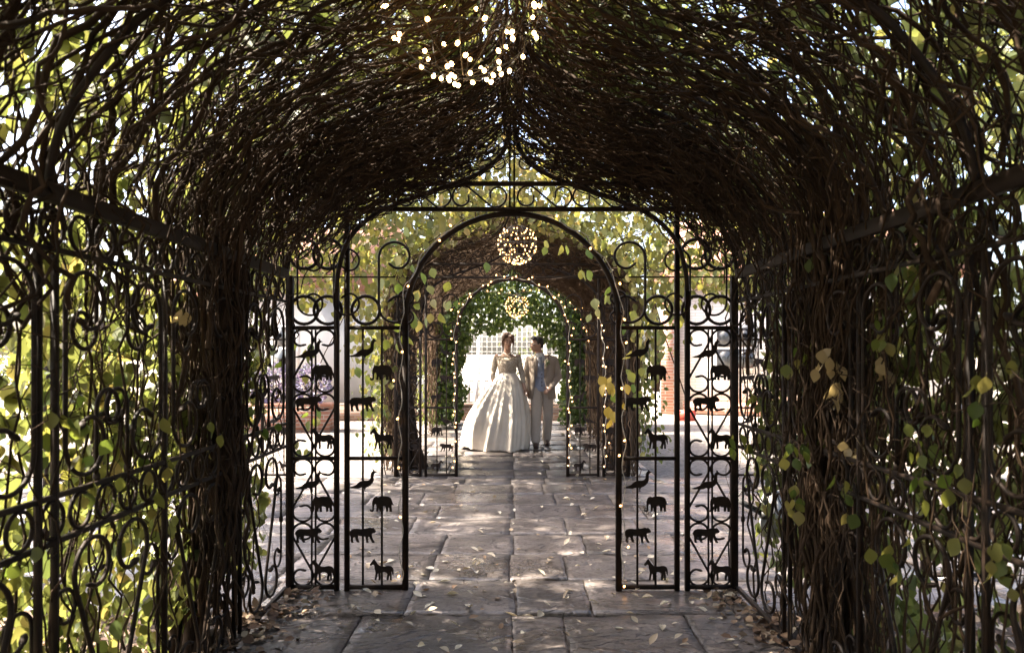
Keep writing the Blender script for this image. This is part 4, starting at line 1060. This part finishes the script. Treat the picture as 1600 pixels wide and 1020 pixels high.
    ti.add([(-.040, -.115, 1.40), (-.008, -.115, 1.40), (.014, -.135, 1.24), (-.02, -.137, 1.20), (-.052, -.135, 1.24), (-.024, -.125, 1.40), (-.02, -.147, 1.24)], T=[[0, 5, 4], [5, 6, 4], [5, 1, 2], [5, 2, 6], [4, 6, 3], [6, 2, 3]])
    link('tie', ti.mesh('tie'), M['tie'], root)
    # jacket: open-fronted shell with sleeves
    def jring(z, rx, ry, a_open, cy=.02, flare=0):
        a = np.linspace(-PI/2+a_open[0], -PI/2+2*PI-a_open[1], 44)
        return np.stack([rx*np.cos(a), cy+ry*np.sin(a), z+np.zeros(44)], 1)
    # gap opens to image-left of the front edge (jacket swings back on that side)
    rr = [(.76, .215, .160, (.45, .75)), (.86, .205, .158, (.40, .72)), (.96, .195, .155, (.30, .66)), (1.05, .19, .152, (.20, .62)), (1.15, .192, .152, (.22, .60)), (1.25, .205, .152, (.32, .58)), (1.33, .220, .142, (.40, .56)), (1.39, .222, .118, (.48, .60)), (1.425, .185, .098, (.6, .72)), (1.45, .12, .085, (.85, .95))]
    V, Q = ring_loft([jring(*q) for q in rr], close=False)
    jk = link('jacket', mk_mesh('jacket', V, Q, smooth=True), M['suit'], root)
    sd_ = jk.modifiers.new('solid', 'SOLIDIFY'); sd_.thickness = .014; sd_.offset = 1
    for A, wr in ((A1, .9), (A2, .9)):
        sl = Geo(); e = np.array(A[1])+(np.array(A[2])-np.array(A[1]))*.93
        limb(sl, [(A[0][0]*.93, A[0][1], A[0][2]), A[1], tuple(e)], [.074, .062, .046], 12); remesh('sleeve', sl, .010, 4, M['suit'], root)
        cu = Geo(); e2 = np.array(A[1])+(np.array(A[2])-np.array(A[1]))*.98; cu.tube([tuple(e), tuple(e2)], .040, 12); link('cuff', cu.mesh('cuff', True), M['shirt'], root)
    # lapels
    for sx, x0, x1, x2 in ((1, .035, .115, .06), (-1, -.075, -.135, -.115)):
        lp = Geo(); z = (1.43, 1.36, 1.30, 1.06)
        lp.add([(x0+.02*sx, -.095, z[0]), (x0-.005*sx, -.130, z[1]), (x1, -.135, z[1]+.01), (x1-.01*sx, -.148, z[2]), (x2-.03*sx, -.160, z[3]), (x0+.05*sx, -.095, z[0])], Q=[[0, 1, 2, 5], [1, 4, 3, 2]])
        lo = link('lapel', lp.mesh('lapel'), M['suit'], root); q = lo.modifiers.new('solid', 'SOLIDIFY'); q.thickness = .008
    # buttonhole sprig
    bt = Geo()
    for k in range(9): bt.ellipsoid((.095+random.gauss(0, .018), -.158+random.gauss(0, .006), 1.33+random.gauss(0, .03)), (.008, .006, .022), 6, 4, Matrix.Rotation(random.uniform(-.8, .8), 3, 'Y'))
    link('buttonhole', bt.mesh('buttonhole', True), M['foliage_plain'], root)
    return root
build_groom()

# ------------------------------------------------------------------ background
lw = tag(link('low_brick_wall', Geo().box((-2.3, 16.6, .12), (9, .22, .34)).box((-2.3, 16.6, .31), (9.05, .28, .04)).mesh('low_brick_wall'), M['brick_brown']), 'low brown brick planter wall behind the ivy arch', 'wall')
pf = thing('picket_fence', 'white painted picket fence standing behind the low brick wall', 'fence', (0, 17.0, 0))
for k in range(34):
    x = -3.0+.18*k; g = Geo().box((0, 0, .56), (.10, .02, .92)); g.box((0, 0, 1.03), (.06, .02, .03))
    link('picket', g.mesh('picket'), M['white_paint'], pf, (x, 0, 0))
for z in (.35, .85): link('rail', Geo().box((0, 0, 0), (6.1, .04, .07)).mesh('rail'), M['white_paint'], pf, (-.02, .032, z))
for x in (-3.0, -1.5, 0.95, 2.9): link('post', Geo().box((0, 0, .55), (.12, .10, 1.22)).mesh('post'), M['white_paint'], pf, (x, .105, 0))
tl = thing('trellis', 'white square lattice trellis rising behind the picket fence', 'trellis', (0, 17.5, 0))
g = Geo()
for k in range(40): g.box((-2.4+.12*k, 0, 1.45), (.009, .008, 1.9))
for k in range(16): g.box((0, .013, .55+.12*k), (4.8, .008, .009))
link('lattice', g.mesh('lattice'), M['white_paint'], tl, kind='stuff')
for x in (-2.45, -.8, .8, 2.45): link('post', Geo().box((0, 0, 1.2), (.08, .08, 2.45)).mesh('post'), M['white_paint'], tl, (x, .06, 0))

# brick house on the right
hb = thing('brick_house', 'whitewashed brick house with red brick corner pier', 'house', (4.0, 18.5, 0), None, -.4)
link('wall', Geo().box((3.2, 2.5, 1.6), (6.0, 5.0, 3.3)).mesh('wall'), M['brick_white'], hb)
link('pier', Geo().box((0, -.05, 1.65), (.36, .36, 3.4)).mesh('pier'), M['brick_red'], hb)
g = Geo(); g.add([(-.3, -.5, 3.25), (6.6, -.5, 3.25), (6.6, 5.4, 3.25), (-.3, 5.4, 3.25), (-.3, 2.45, 5.2), (6.6, 2.45, 5.2)], Q=[[0, 1, 5, 4], [2, 3, 4, 5], [3, 2, 1, 0]], T=[[0, 4, 3], [1, 2, 5]])
link('roof', g.mesh('roof'), M['tile'], hb)
for x in (1.6, 3.9):
    w_ = link('window', Geo().box((0, 0, 0), (1.0, .1, 1.1)).mesh('window'), M['white_paint'], hb, (x, -.02, 1.6))
    for dx in (-.23, .23):
        for dz in (-.26, .26): link('pane', Geo().box((0, 0, 0), (.40, .03, .46)).mesh('pane'), M['glass'], w_, (dx, -.045, dz))
link('plinth', Geo().box((3.2, -.06, .12), (5.7, .14, .30)).mesh('plinth'), M['brick_red'], hb)
rc = tag(link('crate', Geo().box((0, 0, .012), (.34, .24, .02)).box((0, -.12, .12), (.34, .015, .2)).box((0, .12, .12), (.34, .015, .2)).box((-.17, 0, .12), (.015, .24, .2)).box((.17, 0, .12), (.015, .24, .2)).box((0, 0, .225), (.38, .28, .012)).mesh('crate'), M['red'], None, (3.9, 16.3, -.03)), 'red plastic crate on the ground in front of the brick pier', 'crate')

# rendered cottage on the left
hc_ = thing('cottage', 'cream rendered cottage with clay roof beyond the open side of the crossing', 'house', (-7.5, 19.0, 0), None, -.6)
link('wall', Geo().box((0, 2, 1.5), (7.5, 4, 3.1)).mesh('wall'), M['render'], hc_)
g = Geo(); g.add([(-4.1, -.4, 3.0), (4.1, -.4, 3.0), (4.1, 4.4, 3.0), (-4.1, 4.4, 3.0), (-4.1, 2.0, 4.8), (4.1, 2.0, 4.8)], Q=[[0, 1, 5, 4], [2, 3, 4, 5], [3, 2, 1, 0]], T=[[0, 4, 3], [1, 2, 5]])
link('roof', g.mesh('roof'), M['tile'], hc_)
for x in (-2.2, .3, 2.5):
    w_ = link('window', Geo().box((0, 0, 0), (.95, .1, 1.1)).mesh('window'), M['white_paint'], hc_, (x, -.02, 1.6))
    for dx in (-.22, .22):
        for dz in (-.26, .26): link('pane', Geo().box((0, 0, 0), (.38, .03, .46)).mesh('pane'), M['glass'], w_, (dx, -.045, dz))
pl_ = tag(link('brick_planter', Geo().box((0, 0, .22), (2.2, .5, .5)).box((0, 0, .49), (2.3, .6, .05)).mesh('brick_planter'), M['brick_red'], None, (-4.6, 14.2, 0)), 'red brick planter in front of the cream cottage', 'planter')

M['lavender'] = leaf_mat('lavender', [(0, (.10, .12, .09)), (.5, (.16, .15, .24)), (1, (.22, .17, .36))], .3, tboost=1.0)
def shrub(name, label, c, r, h, N, mat, size, group=None):
    root = thing(name, label, 'shrub', c, group)
    p = rng.normal(0, 1, (N, 3)); p = unit(p)*rng.uniform(.3, 1, (N, 1))**.4*np.array([r, r, h/2]); p[:, 2] += h/2
    p += .12*r*np.array([[mnoise.noise(tuple(q*3)), mnoise.noise(tuple(q*3+7)), mnoise.noise(tuple(q*3+13))] for q in p])
    tip = unit(p-np.array([0, 0, h*.3]))+rng.normal(0, .4, (N, 3)); link('foliage', leaf_mesh('foliage', p, tip, rng.normal(0, 1, (N, 3)), U(size*.6, size, N), np.clip(rng.normal(.5, .25, N), 0, 1)), mat, root, kind='stuff')
    g = Geo()
    for k in range(7):
        a = k*.9; g.tube([(0, 0, 0), (.2*r*math.cos(a), .2*r*math.sin(a), h*.3), (.6*r*math.cos(a), .6*r*math.sin(a), h*.7)], [.02, .015, .006], 5)
    link('stems', g.mesh('stems'), M['bark'], root)
for k, (x, y) in enumerate(((-5.3, 14.2), (-4.6, 14.2), (-3.9, 14.2))):
    shrub('lavender_bush', 'grey violet lavender bush growing in the red brick planter', (x, y, .48), .38, .8, 700, M['lavender'], .09, 'lavender bushes in the planter')
shrub('shrub', 'yellow green shrub beside the cream cottage', (-9.5, 15.5, 0), 1.2, 2.2, 1800, M['leaf'], .12)
shrub('shrub', 'round green shrub beside the whitewashed house', (7.6, 16.5, 0), 1.2, 2.0, 1800, M['leaf'], .12)

def tree(label, c, h, cr, N, mat):
    root = thing('tree', label, 'tree', c, None)
    g = Geo(); z = np.linspace(0, h*.6, 8); g.tube(np.stack([.08*np.sin(z*1.3), .08*np.cos(z*1.7)-.08, z], 1), np.linspace(.17, .07, 8), 8)
    ends = []
    for k in range(11):
        a = k*2.4+random.uniform(-.3, .3); z0 = h*random.uniform(.28, .6); ln = cr*random.uniform(.5, .95)
        e = np.array([ln*math.cos(a), ln*math.sin(a), z0+h*random.uniform(.12, .36)]); ends.append(e)
        g.tube([(0, 0, z0), tuple(e*.5+np.array([0, 0, z0*.5+.1])*.5), tuple(e)], [.06, .04, .012], 6)
    link('trunk', g.mesh('trunk', True), M['bark'], root)
    cen = []
    for e in ends:
        for _ in range(5): cen.append(e+np.array([random.gauss(0, .28*cr), random.gauss(0, .28*cr), random.gauss(0, .1*h)]))
    cen = np.array(cen); pick = rng.integers(0, len(cen), N); p = cen[pick]+rng.normal(0, .16*cr, (N, 3))
    tip = np.array([0, 0, -.7])+rng.normal(0, .6, (N, 3))
    tint = np.clip(.45+.18*np.sin(pick*1.7)+rng.normal(0, .15, N), 0, 1)
    link('crown', leaf_mesh('crown', p, tip, np.array([0, 0, 1.0])+rng.normal(0, .6, (N, 3)), U(.10, .2, N), tint), mat, root, kind='stuff')
tree('spreading tree behind the cream cottage roof', (-9.0, 27, 0), 9, 3.6, 5000, M['leaf'])
tree('leafy tree between the cottage and the trellis', (-3.0, 25, 0), 8, 3.2, 5000, M['leaf'])
tree('tall tree behind the whitewashed house', (5.5, 28, 0), 10, 3.8, 5000, M['leaf'])
tree('green tree added out of frame to shade the paved crossing', (-5.0, 6.5, 0), 10.5, 1.9, 11000, M['leaf'])  # added tree, out of view; its crown shades the middle of the crossing
tree('green tree standing in the yard past the stem curtain', (6.6, 6.0, 0), 6.5, 2.6, 6000, M['leaf'])
